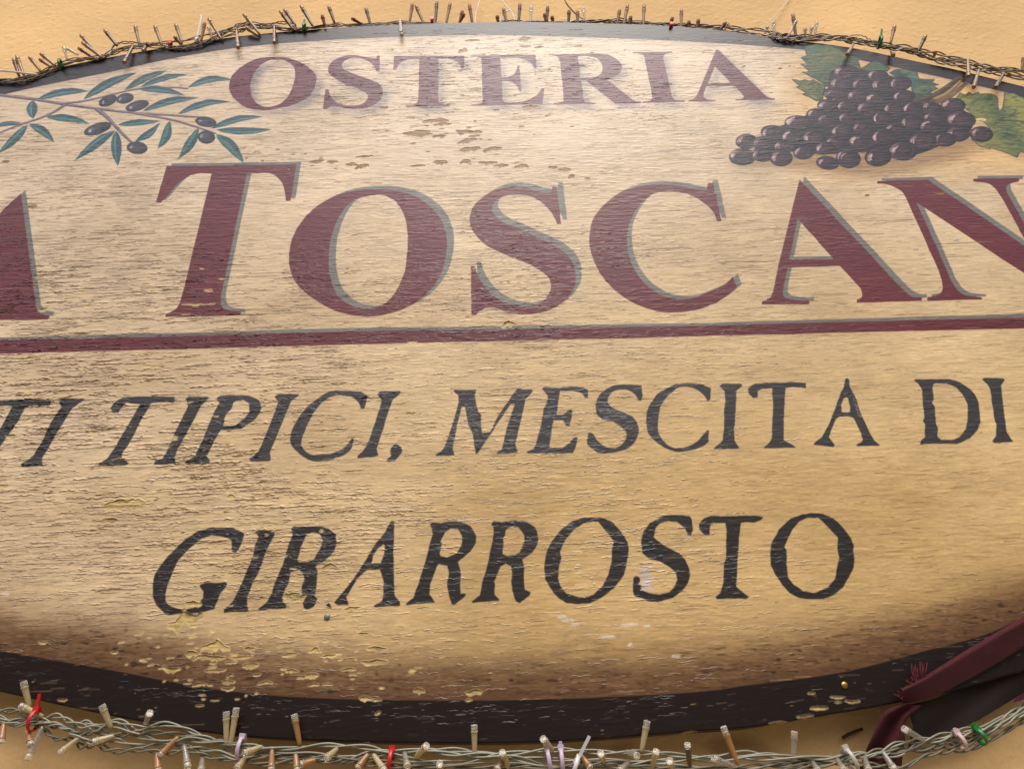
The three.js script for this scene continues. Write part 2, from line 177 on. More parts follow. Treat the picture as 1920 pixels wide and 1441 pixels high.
// chips: places where the paint has come off. [view, x, y, wide, high] in the photograph, the rest scattered
const CHIPS = [];
for (const [r, x, y, w, h] of [
  ['G', 1040, 610, 200, 90], ['G', 1085, 515, 90, 40], ['G', 1650, 480, 120, 60], ['G', 1850, 310, 100, 50], ['G', 1210, 755, 160, 70], ['G', 1075, 790, 70, 45], ['G', 1170, 815, 190, 38], ['G', 960, 875, 100, 40], ['G', 1355, 812, 130, 22],
  ['G', 1205, 888, 120, 24], ['G', 1405, 868, 90, 40], ['G', 1400, 762, 60, 28], ['G', 1300, 845, 70, 22], ['G', 1120, 968, 90, 24], ['G', 1280, 955, 66, 30], ['G', 1280, 990, 70, 24], ['G', 1490, 960, 80, 26], ['G', 1630, 805, 90, 26], ['G', 1770, 780, 60, 36], ['G', 1750, 915, 80, 40],
  ['G', 1640, 890, 70, 24], ['G', 1850, 810, 80, 28], ['G', 1290, 918, 40, 24], ['G', 1445, 910, 40, 20], ['G', 1760, 970, 60, 20], ['G', 1840, 968, 60, 16], ['G', 620, 40, 90, 40], ['G', 1690, 470, 60, 40], ['G', 350, 1052, 50, 18], ['G', 1120, 1087, 50, 14], ['G', 240, 730, 50, 20], ['G', 640, 788, 40, 18],
  ['H', 185, 845, 150, 40], ['H', 200, 765, 110, 30], ['H', 120, 680, 60, 24], ['H', 40, 885, 80, 20], ['H', 135, 1045, 70, 36], ['H', 200, 1055, 60, 18], ['H', 440, 1010, 60, 40], ['H', 745, 1012, 90, 40], ['H', 715, 1055, 40, 16], ['H', 60, 545, 90, 36], ['H', 465, 535, 90, 14], ['H', 205, 1130, 30, 26], ['H', 130, 1297, 60, 14],
  ['D', 690, 1400, 260, 70], ['D', 1300, 1355, 50, 30], ['D', 1470, 1275, 60, 22], ['D', 330, 575, 70, 20], ['D', 660, 1140, 70, 14], ['D', 60, 1010, 60, 26], ['D', 600, 1335, 100, 16], ['D', 1100, 268, 160, 14], ['D', 240, 300, 50, 24], ['D', 830, 545, 110, 14], ['D', 140, 575, 130, 18],
  ['I', 770, 1097, 95, 30], ['I', 690, 1147, 90, 30], ['I', 540, 1180, 110, 16], ['I', 870, 1037, 80, 14], ['I', 955, 1062, 80, 20], ['I', 875, 1070, 40, 12], ['I', 725, 1015, 40, 14], ['I', 40, 1235, 70, 14],
  ['B', 530, 682, 110, 22], ['B', 570, 702, 70, 14], ['B', 420, 745, 120, 20], ['B', 450, 762, 90, 14], ['B', 550, 765, 60, 14], ['B', 685, 740, 70, 22], ['B', 750, 742, 60, 18], ['B', 745, 765, 50, 12], ['B', 725, 785, 60, 14], ['B', 690, 802, 60, 18], ['B', 725, 838, 90, 24], ['B', 850, 842, 80, 22], ['B', 555, 915, 60, 24], ['B', 695, 912, 50, 18], ['B', 820, 915, 80, 16],
  ['B', 895, 933, 60, 18], ['B', 1015, 937, 60, 20], ['B', 1190, 944, 40, 14], ['B', 1255, 955, 50, 22], ['B', 1295, 998, 26, 18], ['B', 1385, 1003, 22, 10], ['B', 130, 880, 70, 12], ['B', 60, 925, 50, 18], ['B', 115, 938, 60, 20], ['B', 430, 932, 60, 8], ['B', 1045, 605, 40, 28], ['B', 1090, 603, 40, 12], ['B', 235, 602, 40, 14], ['B', 685, 285, 40, 20], ['B', 735, 228, 60, 12], ['B', 1030, 222, 50, 22], ['B', 1035, 263, 50, 10], ['B', 1110, 266, 40, 8], ['B', 780, 195, 50, 12], ['B', 690, 392, 60, 8],
  ['E', 940, 390, 90, 34], ['E', 400, 482, 60, 14], ['A', 1780, 905, 60, 16], ['A', 1870, 910, 50, 12], ['A', 30, 910, 30, 10], ['A', 180, 1160, 40, 16], ['C', 1450, 1087, 40, 10], ['C', 1040, 1100, 18, 8], ['C', 550, 386, 16, 8], ['C', 345, 373, 14, 8],
]) {
  const [ox, oy, k] = r === 'D' ? [0, 480, 3] : r === 'E' ? [640, 480, 3] : REG[r];
  const f = oy + y / k < 420 ? 1.3 : 1; CHIPS.push([ox + x / k, oy + y / k, w / k * f, h / k * f, 1]);
}
const scatter = (n, cx, cy, sx, sy, w) => { for (let i = 0; i < n; i++) { const a = rr(0, 6.28), q = Math.sqrt(rnd()); CHIPS.push([cx + Math.cos(a) * sx * q, cy + Math.sin(a) * sy * q, rr(0.3, 1) * w, rr(0.15, 0.35) * w * rr(0.5, 1), 0.8]); } };
scatter(55, 430, 1225, 230, 90, 16); scatter(26, 900, 250, 190, 60, 12); scatter(60, 220, 830, 250, 160, 18); scatter(30, 250, 545, 200, 60, 16); scatter(22, 720, 1210, 130, 80, 14); scatter(20, 560, 1000, 120, 90, 15); scatter(16, 1000, 480, 160, 90, 9); scatter(14, 1500, 160, 160, 90, 6); scatter(20, 900, 110, 300, 25, 9); scatter(14, 560, 300, 100, 30, 9);
function chipEdges([u, v, w, h]) {                             // ragged upper and lower edge of a bare place
  const q = u * 1.7 + v, n = Math.max(7, Math.round(w / 4)), up = [], dn = [];
  for (let i = 0; i <= n; i++) {
    const t = i / n, e = Math.sin(Math.PI * clamp(t, 0.02, 0.98)) ** 0.4, x = u + (t - 0.5) * w, y0 = v + (vn(i * 0.25, q, 23) - 0.5) * h * 0.6 - (t - 0.5) * w * 0.06;
    up.push([x + (vn(i * 5.3, q, 20) - 0.5) * w / n * 1.3, y0 - h * 0.5 * e * (0.5 + 0.6 * vn(i * 0.7, q, 21))]); dn.push([x + (vn(i * 5.1, q, 24) - 0.5) * w / n * 1.3, y0 + h * 0.5 * e * (0.25 + 1.1 * vn(i * 1.6, q, 22))]);
  }
  return [up, dn];
}
const chipShape = (c) => { const [up, dn] = chipEdges(c); return [...up, ...dn.reverse()]; };

// lips: slivers of paint that stand up along the grain, each [x, y, length, height, raise] in metres on the sign
const LIPS = [];
{
  const dens = (u, v) => {
    const g = (cx, cy, sx, sy) => Math.exp(-(((u - cx) / sx) ** 2 + ((v - cy) / sy) ** 2));
    return 0.3 - 0.13 * sm(1250, 1650, u) + 1.3 * g(220, 800, 400, 200) + 0.5 * g(60, 440, 220, 200) + 0.5 * g(560, 1010, 260, 130) + 0.45 * g(330, 530, 260, 70) + 0.35 * g(960, 520, 380, 140) + 0.25 * g(980, 760, 420, 120) + 0.35 * g(900, 160, 420, 70) + 0.4 * g(1180, 1040, 220, 110) + 0.25 * g(250, 1090, 300, 120);
  };
  for (let i = 0; i < 56000; i++) {
    const x = rr(-0.7, 0.7), y = rr(0.03, 0.85), [u, v] = seenAt(x, y);
    if (u < -60 || u > 1980 || Math.hypot((x + 0.0337) / 0.885, (y - 0.4409 + 0.0207 * (x + 0.0337)) / 0.4045) > 1) continue;
    const d = dens(u, v), patch = fbm(x * 11, y * 20, 40, 3);
    if (rnd() > d * (0.3 + 1.1 * sm(0.34, 0.62, patch))) continue;
    const L = (0.003 + 0.026 * rnd() ** 2.2) * (0.6 + 0.5 * d), raise = (0.00014 + 0.0004 * rnd() ** 1.6) * (0.4 + 0.8 * d) * lerp(1, 0.6, sm(0.3, 0.55, y));
    LIPS.push([x, y, L, rr(0.0007, 0.0016) * (0.7 + 0.4 * d), raise, d]);
  }
}

const paint = newCtx();
let colourData;
const heightMap = new Float32Array(TW * TH);
{
  const blur = (a, r) => {                                     // box blur, twice, both ways
    const b = new Float32Array(a.length);
    for (let k = 0; k < 2; k++) {
      for (let y = 0; y < TH; y++) { let s = a[y * TW] * (2 * r + 1); for (let x = -r; x < TW; x++) { s += a[y * TW + Math.min(TW - 1, Math.max(0, x + r))] - a[y * TW + Math.min(TW - 1, Math.max(0, x - r - 1))]; if (x >= 0) b[y * TW + x] = s / (2 * r + 1); } }
      for (let x = 0; x < TW; x++) { let s = 0; for (let y = -r; y < TH; y++) { if (y + r < TH) s += b[(y + r) * TW + x]; if (y - r - 1 >= 0) s -= b[(y - r - 1) * TW + x]; if (y >= 0) a[y * TW + x] = s / (2 * r + 1); } }
    }
    return a;
  };
  const mask = (draw) => { const c = newCtx(); c.fillStyle = c.strokeStyle = '#fff'; draw(c); const d = c.getImageData(0, 0, TW, TH).data, o = new Float32Array(TW * TH); for (let i = 0; i < o.length; i++) o[i] = d[i * 4 + 3] / 255; return o; };
  const poly = (c, P) => { c.beginPath(); P.forEach(([x, y], i) => { const [a, b] = tex(x, y); i ? c.lineTo(a, b) : c.moveTo(a, b); }); c.closePath(); c.fill(); };
  // 1 ground coat: cream, mottled, sprayed brown towards the lower rim
  const inside = mask((c) => poly(c, INNER)), soft = blur(inside.slice(), 52), soft2 = blur(inside.slice(), 12);
  const osteria = mask((c) => { for (const [r, ...s] of OSTERIA) { trace(c, s.map((t) => contour(r, t))); c.fill('evenodd'); } });
  const shade = blur(mask((c) => { for (const [r, ...s] of OSTERIA) { trace(c, s.map((t) => contour(r, t)), 0, 11, 9); c.fill('evenodd'); } }), 6);
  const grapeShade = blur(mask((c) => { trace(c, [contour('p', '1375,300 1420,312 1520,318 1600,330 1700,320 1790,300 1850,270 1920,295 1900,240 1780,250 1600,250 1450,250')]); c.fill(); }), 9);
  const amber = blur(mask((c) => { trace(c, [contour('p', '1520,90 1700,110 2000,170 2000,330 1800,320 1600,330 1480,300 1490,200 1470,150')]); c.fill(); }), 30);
  const img = paint.createImageData(TW, TH), q = img.data;
  for (let j = 0; j < TH; j++) {
    const y = Y1 - (j + 0.5) / S;
    for (let i = 0; i < TW; i++) {
      const k = j * TW + i, x = X0 + (i + 0.5) / S, p = k * 4;
      const m1 = fbm(x * 9, y * 14, 1, 3), m2 = fbm(x * 60, y * 240, 5, 2), m3 = vn(x * 900, y * 1100, 8), up = sm(0.1, 0.75, y);  // up: cream yellower low down, with the light's falloff painted in too
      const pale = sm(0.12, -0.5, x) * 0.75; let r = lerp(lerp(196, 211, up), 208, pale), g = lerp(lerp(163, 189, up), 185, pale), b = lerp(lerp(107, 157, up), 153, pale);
      const w = (m1 - 0.5) * 30 + (m2 - 0.5) * 9 + (m3 - 0.5) * 7;
      r += w; g += w * 1.05; b += w * 1.1;
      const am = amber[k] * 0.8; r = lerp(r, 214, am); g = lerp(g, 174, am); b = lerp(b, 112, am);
      // brown spray, with specks
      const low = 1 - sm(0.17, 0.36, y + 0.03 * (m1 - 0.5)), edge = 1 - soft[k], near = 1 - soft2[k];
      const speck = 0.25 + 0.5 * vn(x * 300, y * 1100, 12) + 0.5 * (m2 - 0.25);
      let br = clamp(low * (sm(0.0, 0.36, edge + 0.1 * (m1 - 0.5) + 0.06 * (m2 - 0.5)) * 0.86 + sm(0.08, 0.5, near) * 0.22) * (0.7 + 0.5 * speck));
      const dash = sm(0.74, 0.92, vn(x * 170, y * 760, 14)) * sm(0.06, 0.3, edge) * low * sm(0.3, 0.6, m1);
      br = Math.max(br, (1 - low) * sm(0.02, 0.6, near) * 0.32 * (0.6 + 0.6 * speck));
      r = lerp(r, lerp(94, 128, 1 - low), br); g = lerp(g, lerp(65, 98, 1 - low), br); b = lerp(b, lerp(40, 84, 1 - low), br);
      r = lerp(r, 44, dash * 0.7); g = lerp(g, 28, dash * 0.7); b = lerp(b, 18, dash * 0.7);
      // airbrushed shade of the upper word and of the grapes
      const sh = clamp(shade[k] * 0.55 * (0.6 + 0.8 * vn(x * 700, y * 700, 30)) * (0.6 + 0.8 * fbm(x * 30, y * 30, 33, 2)));
      r = lerp(r, 112, sh); g = lerp(g, 104, sh); b = lerp(b, 112, sh);
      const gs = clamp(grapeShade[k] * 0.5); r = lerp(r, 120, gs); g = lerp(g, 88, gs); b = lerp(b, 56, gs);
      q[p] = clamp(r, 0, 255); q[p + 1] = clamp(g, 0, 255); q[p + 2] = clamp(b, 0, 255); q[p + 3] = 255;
    }
  }
  paint.putImageData(img, 0, 0);
  // 2 rim
  paint.save(); paint.beginPath(); paint.rect(0, 0, TW, TH); INNER.forEach(([x, y], i) => { const [a, b] = tex(x, y); i ? paint.lineTo(a, b) : paint.moveTo(a, b); }); paint.closePath();
  paint.fillStyle = css(25, 14, 10); paint.fill('evenodd'); paint.restore();
  // 3 olive branch
  const leaf = (reg, x0, y0, x1, y1, w, bend = 0.08) => {
    const [ox, oy, k] = REG[reg], L = Math.hypot(x1 - x0, y1 - y0), tx = (x1 - x0) / L, ty = (y1 - y0) / L, side = (s, f = 1) => { const o = []; for (let i = 0; i <= 12; i++) { const t = i / 12, h = w * f * Math.sin(Math.PI * Math.pow(t, 0.85)) ** 0.9 * s + bend * L * Math.sin(Math.PI * t); o.push([ox + (x0 + tx * L * t - ty * h) / k, oy + (y0 + ty * L * t + tx * h) / k]); } return o; };
    trace(paint, [[...side(1), ...side(-1).reverse()]], 0.7); paint.fillStyle = css(48 + rr(-6, 8), 88 + rr(-8, 8), 94 + rr(-8, 8)); paint.fill();
    trace(paint, [[...side(0.1, 1), ...side(-1).reverse()]], 0.7); paint.fillStyle = css(30, 64, 74, 0.55); paint.fill();
    for (let i = 0; i < 3; i++) { const s = rr(0.1, 0.6); trace(paint, [[...side(s), ...side(s - 0.22).reverse()]], 0.5); paint.fillStyle = css(96, 140, 132, 0.45); paint.fill(); }
  };
  const stem = (reg, s, w, col) => { const P = contour(reg, s, false); paint.strokeStyle = col; for (let i = 1; i < P.length; i++) { const t = i / P.length, a = toTex(P[i - 1]), b = toTex(P[i]); paint.lineWidth = w * (1 - 0.45 * t) * (a[1] < TH / 2 ? 1.35 : 1); paint.beginPath(); paint.moveTo(...a); paint.lineTo(...b); paint.stroke(); } };
  for (const [s, w] of [['0,288 440,345 750,398 1100,443 1500,490 1920,515 2280,540', 5.4], ['1500,490 1920,565 2180,640 2420,720', 4.2], ['700,385 950,355 1250,285 1550,220 1920,205 2110,215', 4], ['720,405 520,520 200,630 -60,735', 5], ['1090,450 1180,520 1250,590 1380,730 1490,830', 5.4]]) { stem('r20', s, w, css(88, 72, 80)); stem('r20', s.replace(/,(\d+)/g, (m, n) => ',' + (+n - 7)), w * 0.4, css(140, 120, 124)); }
  for (const l of [['r20', 420, 335, 1010, 245, 42, -0.06], ['r20', 935, 335, 1535, 38, 48, -0.05], ['r20', 1400, 235, 1880, 12, 40, -0.05], ['A', 790, 490, 1055, 420, 17, -0.06], ['A', 1055, 492, 1310, 450, 20, -0.1], ['A', 775, 503, 1040, 538, 19, -0.06], ['A', 800, 625, 1120, 550, 20, -0.06], ['A', 1000, 642, 1295, 572, 19, -0.08], ['A', 660, 703, 900, 682, 18, -0.02], ['A', 760, 797, 900, 692, 20, 0.05], ['A', 953, 680, 888, 836, 26, -0.08], ['A', 1185, 722, 1478, 655, 19, -0.06], ['A', 1215, 730, 1530, 728, 20, 0.02], ['A', 1115, 722, 1000, 895, 26, -0.04], ['A', 1215, 755, 1370, 916, 30, -0.06], ['r20', 365, 350, 368, 560, 62, 0.06], ['r20', 515, 540, 1005, 610, 42, -0.05], ['r20', 320, 615, 605, 820, 46, -0.08], ['r20', 310, 622, -30, 950, 46, -0.02], ['r20', 230, 607, -80, 645, 28, 0.05], ['r20', 1295, 685, 840, 1026, 48, 0.02], ['r20', 1305, 690, 1322, 1086, 62, 0.02]]) leaf(...l);
  const oval = (reg, x, y, rx, ry, deg, fill) => { const [ox, oy, k] = REG[reg], a = deg * Math.PI / 180, u = ox + x / k, v = oy + y / k, c = toTex([u, v]), e = toTex([u + rx / k * Math.cos(a), v + rx / k * Math.sin(a)]), f = toTex([u - ry / k * Math.sin(a), v + ry / k * Math.cos(a)]); paint.setTransform(e[0] - c[0], e[1] - c[1], f[0] - c[0], f[1] - c[1], c[0], c[1]); fill(); paint.setTransform(1, 0, 0, 1, 0, 0); };
  const disc = () => { paint.beginPath(); paint.arc(0, 0, 1, 0, 7); paint.fill(); };
  for (const [r, x, y, rx, ry, d] of [['r20', 1212, 352, 108, 58, -22], ['r20', 1405, 325, 98, 58, -12], ['r20', 1542, 410, 135, 56, -16], ['r20', 1095, 668, 160, 62, -18], ['r20', 1540, 882, 118, 70, 4], ['A', 1157, 685, 60, 29, 8], ['A', 1160, 771, 49, 37, 4]]) {
    oval(r, x, y, rx, ry, d, () => { const g = paint.createRadialGradient(-0.35, -0.3, 0.05, 0, 0, 1); g.addColorStop(0, css(74, 82, 94)); g.addColorStop(0.5, css(48, 53, 62)); g.addColorStop(1, css(34, 36, 44)); paint.fillStyle = g; disc(); });
    oval(r, x, y, rx, ry, d, () => { for (let i = 0; i < 6; i++) { paint.strokeStyle = css(176 + rr(-20, 26), 178 + rr(-20, 20), 178, rr(0.3, 0.7)); paint.lineWidth = rr(0.06, 0.16); const a0 = rr(2.8, 3.3); paint.beginPath(); paint.arc(0.02, 0.05, rr(0.48, 0.72), a0, a0 + rr(0.3, 0.8)); paint.stroke(); } });
  }
  // 4 grapes and vine leaves
  const serrated = (reg, s, col, dark, wide = 1) => {
    const P = contour(reg, s, true, 5); trace(paint, [P], 1.2); const c = toTex(P[0]), c2 = toTex(P[P.length >> 1]); const g = paint.createLinearGradient(c[0], c[1], c2[0], c2[1]); col.forEach((q2, i) => g.addColorStop(i / (col.length - 1), q2)); paint.fillStyle = g; paint.fill();
    paint.save(); trace(paint, [P], 1.2); paint.clip();
    let bx = [1e9, -1e9, 1e9, -1e9]; P.forEach((t) => { const [x, y] = toTex(t); bx = [Math.min(bx[0], x), Math.max(bx[1], x), Math.min(bx[2], y), Math.max(bx[3], y)]; });
    for (let i = 0; i < 90 * wide; i++) { const x = rr(bx[0], bx[1]), y = rr(bx[2], bx[3]), a = rr(-0.9, 0.9), l = rr(6, 24); paint.strokeStyle = rnd() < 0.5 ? css(24, 44, 30, 0.28) : css(150, 160, 70, 0.22); paint.lineWidth = rr(1, 5); paint.beginPath(); paint.moveTo(x, y); paint.quadraticCurveTo(x + l * 0.5, y + l * a * 0.2, x + l * Math.cos(a), y + l * Math.sin(a)); paint.stroke(); }
    paint.restore(); trace(paint, [P], 1.2); paint.strokeStyle = dark; paint.lineWidth = 1.8; paint.stroke();
  };
  stem('r19', '1050,580 1200,530 1320,450 1400,380', 17, css(82, 62, 34)); stem('r19', '1060,575 1210,520 1320,440 1390,385', 5, css(40, 28, 20)); stem('r19', '1230,568 1350,500 1450,415', 9, css(112, 86, 48)); stem('r19', '1190,545 1300,490 1400,400', 4, css(160, 128, 72));
  serrated('r19', '110,80* 300,90* 480,180* 600,220* 560,240* 590,300* 700,230* 830,290* 800,320* 600,370* 540,300 370,290* 330,460* 290,430* 240,400* 190,370* 110,330* 170,320* 95,265* 150,270* 100,205* 150,190*', [css(44, 72, 66), css(52, 84, 58), css(84, 92, 46), css(60, 84, 56)], css(30, 34, 26, 0.8));
  serrated('r19', '820,330* 900,300* 960,310* 1050,330* 1060,380* 1190,385* 1170,410* 1230,430* 1190,440* 1220,465* 1160,490* 1165,515* 1030,540* 1000,450*', [css(40, 68, 60), css(56, 88, 76), css(44, 70, 56)], css(30, 36, 28, 0.6));
  serrated('r19', '25,390* 100,400* 130,385* 160,400* 200,390* 250,420* 300,440* 290,470* 270,560* 230,562* 110,510* 140,500* 60,450* 90,445*', [css(104, 104, 46), css(92, 98, 44), css(70, 82, 36)], css(30, 28, 20, 0.9));
  serrated('r19', '1370,540* 1400,500* 1440,515* 1470,490* 1500,515* 1550,490* 1560,510* 1640,500* 1690,520* 1705,540* 1712,620 1730,634 1750,620 1762,560 1760,500* 1840,500* 1920,540* 2080,700* 2000,1000* 1890,985* 1870,1025* 1640,940* 1640,960* 1560,930* 1490,880* 1650,800 1530,700 1440,620', [css(132, 130, 64), css(112, 116, 58), css(72, 92, 52), css(134, 132, 58)], css(40, 40, 22, 0.7), 3);
  stem('r19', '1720,722 1850,725 1990,745', 3, css(44, 60, 34)); oval('r19', 1575, 717, 42, 15, 3, () => { paint.fillStyle = css(206, 190, 130); disc(); });
  const GR = [['r19', 462, 325, 105, 58], ['r19', 725, 360, 90, 52], ['r19', 430, 420, 100, 55], ['r19', 595, 420, 82, 58], ['r19', 755, 430, 80, 58], ['r19', 910, 420, 95, 62], ['r19', 375, 505, 100, 52], ['r19', 560, 520, 85, 58], ['r19', 940, 525, 96, 52], ['r19', 715, 545, 96, 55], ['r19', 315, 605, 85, 57], ['r19', 470, 605, 82, 52], ['r19', 640, 640, 92, 70], ['r19', 850, 635, 84, 70], ['r19', 1010, 628, 85, 57], ['r19', 1165, 622, 82, 52], ['r19', 1345, 600, 100, 62], ['r19', 215, 665, 75, 42], ['r19', 310, 730, 85, 57], ['r19', 480, 700, 78, 55], ['r19', 1180, 695, 78, 50], ['r19', 1405, 715, 125, 72], ['r19', 1000, 745, 92, 66], ['r19', 760, 700, 80, 60], ['C', 650, 690, 76, 42], ['C', 510, 745, 70, 42], ['r19', 600, 785, 85, 60], ['r19', 430, 805, 92, 54], ['r19', 870, 800, 92, 58], ['r19', 1150, 780, 88, 62], ['C', 360, 795, 61, 43], ['C', 615, 765, 62, 42], ['r19', 1380, 830, 102, 66], ['r19', 1575, 835, 96, 66], ['r19', 770, 850, 102, 62], ['r19', 200, 860, 96, 58], ['r19', 1275, 880, 96, 58], ['C', 455, 808, 62, 42], ['r19', 1090, 890, 118, 82], ['r19', 380, 900, 88, 55], ['r19', 590, 905, 112, 66], ['C', 338, 882, 76, 48], ['C', 450, 870, 62, 40], ['C', 575, 822, 66, 38], ['r19', 930, 970, 122, 82], ['C', 555, 887, 65, 48], ['r19', 290, 950, 80, 54], ['r19', 120, 985, 86, 57], ['r19', 315, 1070, 96, 56], ['r19', 730, 1020, 112, 78], ['r19', 485, 1035, 102, 78]];
  trace(paint, [contour('r19', '380,300 900,380 1000,560 1400,620 1500,780 1300,900 1000,1010 700,980 300,1000 100,980 -250,960 -180,820 100,700 300,560')]); paint.fillStyle = css(24, 17, 22); paint.fill();
  for (const [r, x, y, rx, ry] of GR) {
    const d = rr(-8, 8), v = rr(0.85, 1.15);
    oval(r, x, y, rx, ry, d, () => { const g = paint.createRadialGradient(-0.15, -0.1, 0.05, 0, 0, 1); g.addColorStop(0, css(66 * v, 39 * v + rr(0, 8), 50 * v + rr(-6, 10))); g.addColorStop(0.45, css(40 * v, 25 * v, 33 * v)); g.addColorStop(0.85, css(22, 15, 21)); g.addColorStop(1, css(13, 10, 14)); paint.fillStyle = g; disc(); });
    const hl = rr(0.6, 1.3);
    oval(r, x, y, rx, ry, d + rr(-12, 12), () => {
      paint.fillStyle = css(150, 112, 128, 0.3); paint.beginPath(); paint.arc(0, 0, 0.92, 2.2, 4.7); paint.arc(rr(0.1, 0.25), 0.06, 0.86, 4.6, 2.3, true); paint.fill();
      for (let i = 0; i < 7; i++) { const a0 = rr(2.7, 3.4), a1 = a0 + rr(0.4, 1.2), q = rr(0.55, 0.84); paint.strokeStyle = css(212 + rr(-20, 10), 184 + rr(-24, 10), 176 + rr(-20, 16), hl * rr(0.25, 0.75)); paint.lineWidth = rr(0.06, 0.17); paint.beginPath(); paint.arc(rr(-0.06, 0.06), 0.04, q, a0, a1); paint.stroke(); }
      for (let i = 0; i < 4; i++) { paint.strokeStyle = css(120, 70, 92, 0.16); paint.lineWidth = 0.14; paint.beginPath(); paint.arc(0, 0, rr(0.35, 0.8), rr(-0.8, 1.6), rr(1.8, 2.6)); paint.stroke(); }
    });
  }
  paint.save(); trace(paint, [contour('r19', '380,270 600,330 800,300 1000,380 1060,560 1440,560 1560,700 1680,840 1500,900 1280,940 1000,1050 700,1100 300,1120 100,1040 -250,1000 -200,820 100,640 300,450')]); paint.clip();
  for (let i = 0; i < 900; i++) { const a = toTex([rr(1370, 1870), rr(120, 320)]), l = rr(3, 11), t = rnd(); paint.strokeStyle = t < 0.55 ? css(20, 13, 18, rr(0.06, 0.3)) : t < 0.85 ? css(90, 50, 66, rr(0.05, 0.2)) : css(190, 160, 150, rr(0.05, 0.22)); paint.lineWidth = rr(0.8, 3); paint.beginPath(); paint.moveTo(...a); paint.lineTo(a[0] + l, a[1] + rr(-2, 2)); paint.stroke(); }
  paint.restore();
  // 5 bars and words
  const bar = (s, c) => { trace(paint, [contour('p', s)], 0.8); paint.fillStyle = c; paint.fill(); };
  bar('-420,646* 0,633* 640,615* 1280,606* 1920,588* 2000,586* 2000,596* 1920,595* 1280,613* 640,622* 0,640* -420,653*', css(112, 108, 100));
  bar('-420,652* 0,639* 640,621.5* 1280,611.5* 1920,595* 2000,593* 2000,613* 1920,615* 1280,631* 640,646* 0,662.7* -420,676*', css(94, 30, 36));
  for (const [dx, dy, r, ...s] of TOSCAN) { trace(paint, s.map((t) => contour(r, t)), 0.5, dx, dy); paint.fillStyle = css(114, 112, 106); paint.fill('evenodd'); }
  for (const [, , r, ...s] of TOSCAN) { trace(paint, s.map((t) => contour(r, t)), 0.6); paint.fillStyle = css(98, 32, 38); paint.fill('evenodd'); }
  for (const [r, ...s] of OSTERIA) { trace(paint, s.map((t) => contour(r, t)), 0.5); paint.fillStyle = css(92, 22, 40); paint.fill('evenodd'); }
  for (const [r, ...s] of DARK) { trace(paint, s.map((t) => contour(r, t)), 0.6); paint.fillStyle = +r.slice(1) < 15 ? css(54, 52, 51) : css(42, 38, 35); paint.fill('evenodd'); }
  // pinkish old filler by the foot of the S of the lowest word
  for (let i = 0; i < 26; i++) { const v = 1062 + i * 1.75, u = 1203 + rr(-3, 3); const a = toTex([u, v]), b = toTex([u + rr(12, 20), v + rr(-1, 0.5)]); paint.strokeStyle = css(196, 178, 166, 0.9); paint.lineWidth = rr(1.2, 2.2); paint.beginPath(); paint.moveTo(...a); paint.lineTo(...b); paint.stroke(); }
  for (const [u, v, w] of [[1066, 1160, 18], [1078, 1168, 12], [1140, 1193, 26], [1180, 1170, 30], [1055, 1155, 14], [1270, 1228, 14], [1215, 1172, 10], [1182, 1207, 8], [10, 1112, 12]]) for (let i = 0; i < 3; i++) { const a = toTex([u - w / 2 + rr(-3, 3), v + i * 1.6]), b = toTex([u + w / 2 + rr(-3, 3), v + i * 1.6 - 1]); paint.strokeStyle = css(212, 198, 184, 0.8); paint.lineWidth = rr(0.8, 2); paint.beginPath(); paint.moveTo(...a); paint.lineTo(...b); paint.stroke(); }
  // whitish rubbing on the A of the middle word
  for (let i = 0; i < 40; i++) { const t = rnd(), u = 1600 + t * 12 + rr(-3, 3), v = 748 + t * 34 + rr(-4, 4), a = toTex([u, v]); paint.fillStyle = css(170, 162, 148, rr(0.2, 0.7)); paint.fillRect(a[0], a[1], rr(0.8, 3), rr(0.6, 1.6)); }
  // 6 rim ticks: grey ones are painted glints on lips; yellow chips, dark splits
  for (let i = 0; i < 430; i++) {
    const bottom = rnd() < 0.8, t = bottom ? rr(3.55, 5.9) : rr(0.7, 2.5), f = rr(0.2, 0.95), o = ell(-0.0337, 0.4409, 0.9005, 0.4181, -0.0207, t), n = ell(-0.0289, 0.4446, 0.8657, 0.3921, -0.0146, t), [x, y] = tex(lerp(n[0], o[0], f), lerp(n[1], o[1], f)), l = 2 + 12 * rnd() ** 2.5;
    paint.strokeStyle = bottom ? (rnd() < 0.12 ? css(176, 150, 92, 0.9) : css(112, 104, 98, rr(0.15, 0.7))) : css(12, 12, 14, 0.8); paint.lineWidth = rr(0.5, 1.3); paint.beginPath(); paint.moveTo(x, y); paint.lineTo(x + l, y - l * rr(0.02, 0.2) * (bottom ? 1 : 0.3)); paint.stroke();
  }
  // 7 hairline cracks under the lips, then bare wood in the chips
  for (const [x, y, L, , , d] of LIPS) { if (rnd() > 0.5) continue; const [a, b] = tex(x, y), l = L * S * rr(0.9, 1.6); paint.strokeStyle = css(80, 54, 30, 0.15 + 0.25 * rnd()); paint.lineWidth = rr(0.5, 1.1); paint.beginPath(); paint.moveTo(a, b + 0.5); paint.quadraticCurveTo(a + l / 2, b + rr(-1, 1.5), a + l, b - l * 0.012); paint.stroke(); }
  for (const h of CHIPS) { trace(paint, [chipShape(h)]); paint.strokeStyle = h[1] < 420 ? css(70, 42, 16, 0.75) : css(222, 200, 154, 0.6); paint.lineWidth = h[1] < 420 ? 0.9 : 1.3; paint.stroke(); }
